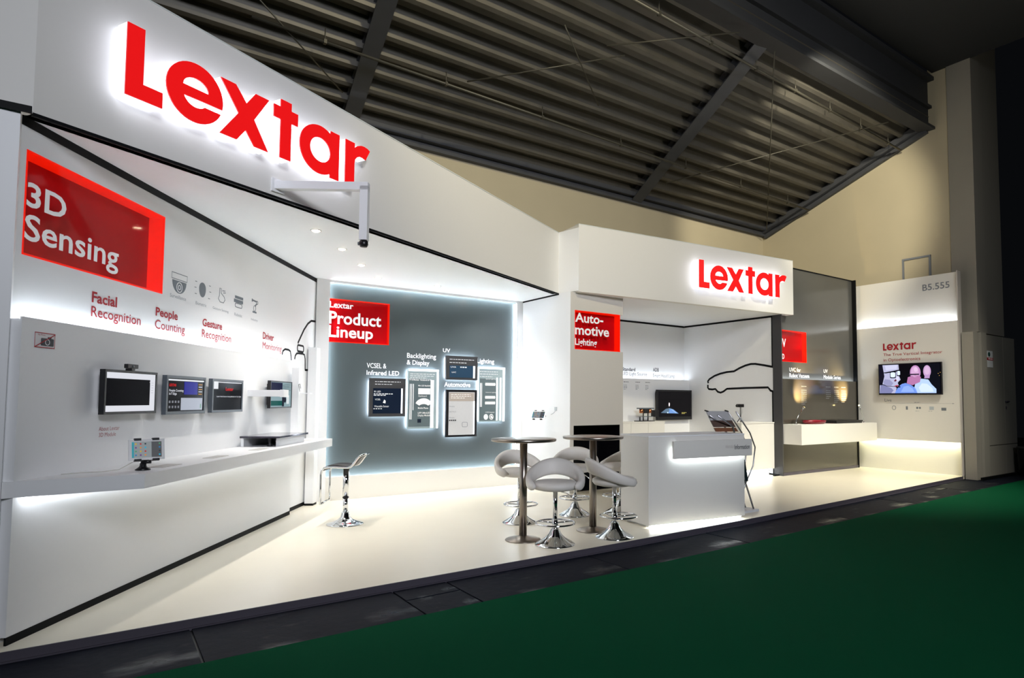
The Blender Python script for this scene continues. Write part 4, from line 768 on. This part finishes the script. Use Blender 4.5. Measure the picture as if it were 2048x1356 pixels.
# brochure rack beside the counter
rk = empty('brochure_rack', (7.1, 5.75, 0), 'folding metal brochure rack beside the reception counter', 'brochure rack')
ALU = mat('aluminium', (170, 172, 176), .3, .9)
obj('base_plate', MB().box(6.95, 7.40, 5.50, 5.74, 0, .03), mat('rack_foot_white', (214, 216, 220), .4), rk)
for y in (5.56, 5.70): obj('side_bar', MB().tube([(7.36, y, .03), (7.12, y, .55), (7.02, y, .95), (6.93, y, 1.18), (6.62, y, 1.33)], .012, 8), ALU, rk)
for y in (5.56, 5.70): obj('back_bar', MB().tube([(6.98, y, .03), (7.2, y, .4), (7.36, y, .62), (7.41, y, .88), (7.3, y, 1.08), (7.0, y, 1.38)], .010, 8), ALU, rk)
def tray(a, b, c_, m, nm): obj(nm, MB().hexa([(a[0], 5.57, a[1]), (b[0], 5.57, b[1]), (b[0], 5.69, b[1]), (a[0], 5.69, a[1]), (a[0]-.01, 5.57, a[1]+.015), (b[0]-.01, 5.57, b[1]+.015), (b[0]-.01, 5.69, b[1]+.015), (a[0]-.01, 5.69, a[1]+.015)]), m, rk)
BRO = mat('brochure_brown', (84, 66, 58), .4); BRG = mat('brochure_grey', (176, 176, 178), .45)
FK = Frame((6.64, 5.72), (.34, -.12))
obj('brochure_holder', MB().hexa([FK.p(.02, .0, 1.26), FK.p(.35, .0, 1.26), FK.p(.35, -.02, 1.26), FK.p(.02, -.02, 1.26), FK.p(-.01, -.06, 1.385), FK.p(.31, -.06, 1.385), FK.p(.31, -.08, 1.385), FK.p(-.01, -.08, 1.385)]), BRG, rk)
obj('brochure', MB().hexa([FK.p(.06, .03, 1.17), FK.p(.39, .03, 1.17), FK.p(.39, .0, 1.17), FK.p(.06, .0, 1.17), FK.p(.02, .0, 1.26), FK.p(.35, .0, 1.26), FK.p(.35, -.02, 1.26), FK.p(.02, -.02, 1.26)]), BRO, rk)
obj('brochure', MB().hexa([FK.p(.08, .045, 1.11), FK.p(.42, .045, 1.11), FK.p(.42, .02, 1.11), FK.p(.08, .02, 1.11), FK.p(.06, .03, 1.16), FK.p(.39, .03, 1.16), FK.p(.39, .0, 1.16), FK.p(.06, .0, 1.16)]), mat('brochure_copper', (120, 76, 52), .35), rk)
for x in (.0, .31): obj('pivot_pin', MB().tube([FK.p(x-.04, -.05, 1.395), FK.p(x+.02, -.06, 1.38)], .009, 8), BLKPL, rk)
obj('lower_pocket', MB().hexa([(7.14, 5.55, .42), (7.24, 5.55, .42), (7.24, 5.7, .42), (7.14, 5.7, .42), (7.10, 5.55, .72), (7.17, 5.55, .72), (7.17, 5.7, .72), (7.10, 5.7, .72)]), mat('pocket_dark', (30, 44, 48), .3), rk)

# ------------------------------------------------------------------ bar tables and stools
def bar_table(loc, label):
    t = empty('bar_table', (*loc, 0), label, 'table', 'round bar tables')
    obj('table_top', MB().lathe([(.05, 1.068), (.345, 1.07), (.357, 1.075), (.36, 1.095), (.355, 1.10), (.02, 1.10)], 48), STEEL, t, True)
    obj('pole', MB().tube([(0, 0, .02), (0, 0, 1.07)], .042, 20), STEEL, t, True)
    obj('base', MB().lathe([(.19, 0), (.195, .005), (.19, .01), (.1, .028), (.05, .045), (.04, .05)], 40), STEEL, t, True)
    return t
bar_table((3.76, 5.87), 'steel bar table with round top, left of the two'); bar_table((4.70, 5.82), 'steel bar table with round top nearest the reception counter')
def white_stool():
    t = empty('bar_stool', (0, 0, 0))
    obj('base', MB().lathe([(.212, 0), (.216, .004), (.21, .012), (.17, .035), (.11, .07), (.07, .11), (.045, .16), (.036, .17)], 40), CHROME, t, True)
    obj('lower_column', MB().tube([(0, 0, .15), (0, 0, .27)], .032, 16), CHROME, t, True); obj('gas_lift', MB().tube([(0, 0, .26), (0, 0, .58)], .024, 16), CHROME, t, True)
    fr = MB().tube([(.205*math.cos(2*PI*i/40), .205*math.sin(2*PI*i/40)-.05, .235) for i in range(40)], .0105, 8, True)
    for a in (.5, 2.64, 4.71): fr.tube([(.03*math.cos(a), .03*math.sin(a), .225), (.2*math.cos(a), .2*math.sin(a)-.05, .235)], .009, 6)
    obj('footrest', fr, CHROME, t, True)
    obj('seat', MB().lathe([(.06, .565), (.16, .57), (.225, .585), (.25, .615), (.245, .645), (.21, .665), (.12, .672), (.01, .674)], 40), LEATH, t, True)
    m_ = MB(); N, K = 44, 14; vs_ = []
    for i in range(N+1):
        th = -2.28+4.56*i/N; q = abs(th)/2.28
        s_ = q*q*(3-2*q)
        top = .885-.215*s_; bot = .705-.125*s_; zc = (top+bot)/2; hh = (top-bot)/2; rad = .275-.012*(1-s_)+.02*(1-q); tk = .042-.006*s_
        if q > .93: hh *= max(.35, (1-q)/.07); tk *= max(.35, (1-q)/.07)
        for k_ in range(K):
            a = 2*PI*k_/K; cx_, sx_ = math.cos(a), math.sin(a)
            e = lambda v: math.copysign(abs(v)**.7, v)
            r_ = rad+tk*e(cx_)+.04*e(sx_)*(1-s_)*.6
            vs_.append((r_*math.sin(th), r_*math.cos(th), zc+hh*e(sx_)))
    fs_ = [(i*K+k_, i*K+(k_+1) % K, (i+1)*K+(k_+1) % K, (i+1)*K+k_) for i in range(N) for k_ in range(K)]+[tuple(range(K-1, -1, -1)), tuple(N*K+k_ for k_ in range(K))]
    fs_ = [f[::-1] for f in fs_]
    m_.add(vs_, fs_, True); obj('backrest', m_, LEATH, t, True)
    obj('lever', MB().tube([(.02, 0, .56), (.12, -.1, .55), (.2, -.16, .50)], .005, 6), CHROME, t, True)
    return t
ws = white_stool()
spots = [((3.92, 5.49), -.62, 'white curved bar stool in front, between the two bar tables'),
         ((4.25, 6.72), -.25, 'white curved bar stool behind the left bar table'),
         ((5.13, 6.73), -.70, 'white curved bar stool behind, facing front before black recess'),
         ((4.67, 5.40), 1.2, 'tilted looking white bar stool seen side on beside the counter'),
         ((5.76, 6.53), -1.6, 'white bar stool half hidden behind the reception counter')]
for i, (l, r, lb) in enumerate(spots):
    o = ws if i == 0 else copy_tree(ws)
    o.location = (*l, 0); o.rotation_euler = (0, 0, r); tag(o, lb, 'stool', 'white bar stools')
# chrome stool with black seat
t = empty('chrome_stool', (2.453, 7.853, 0), 'chrome frame stool with black seat before the left shelf', 'stool', rz=math.atan2(-.6, .8)+PI/2)
t.rotation_euler = (0, 0, math.atan2(.5544, -.8323))
obj('base', MB().lathe([(.215, 0), (.22, .004), (.21, .012), (.15, .03), (.09, .055), (.055, .09), (.045, .14), (.04, .15)], 40), CHROME, t, True)
obj('lower_column', MB().tube([(0, 0, .14), (0, 0, .33)], .03, 16), CHROME, t, True); obj('upper_column', MB().tube([(0, 0, .32), (0, 0, .68)], .036, 16), CHROME, t, True); obj('collar', MB().tube([(0, 0, .315), (0, 0, .33)], .038, 16), BLKPL, t, True)
path = [(.25, .27), (.25, .45), (.25, .62), (.24, .665), (.215, .695), (.17, .705), (.08, .705), (0, .70), (-.07, .70), (-.10, .71), (-.13, .74), (-.17, .80), (-.20, .835), (-.23, .85)]
fr = MB()
for y in (-.17, .17): fr.tube([(x, y, z) for x, z in path], .013, 8)
fr.tube([(.25, -.17, .27), (.25, .17, .27)], .013, 8); fr.tube([(-.23, -.17, .85), (-.23, .17, .85)], .013, 8)
obj('frame', fr, CHROME, t, True)
pd = MB(); up_p = [(.235, .68), (.21, .71), (.17, .725), (.08, .733), (0, .728), (-.07, .718), (-.105, .73), (-.135, .765), (-.175, .82), (-.215, .85)]
v = []
for x, z in up_p: v += [(x, -.155, z-.022), (x, .155, z-.022), (x, .155, z), (x, -.155, z)]
n_ = len(up_p); pd.add(v, [(i*4+j, (i+1)*4+j, (i+1)*4+(j+1) % 4, i*4+(j+1) % 4) for i in range(n_-1) for j in range(4)]+[(0, 1, 2, 3), (n_*4-1, n_*4-2, n_*4-3, n_*4-4)], True)
obj('seat_pad', pd, BLEATH, t, True)
bpy.context.view_layer.update()
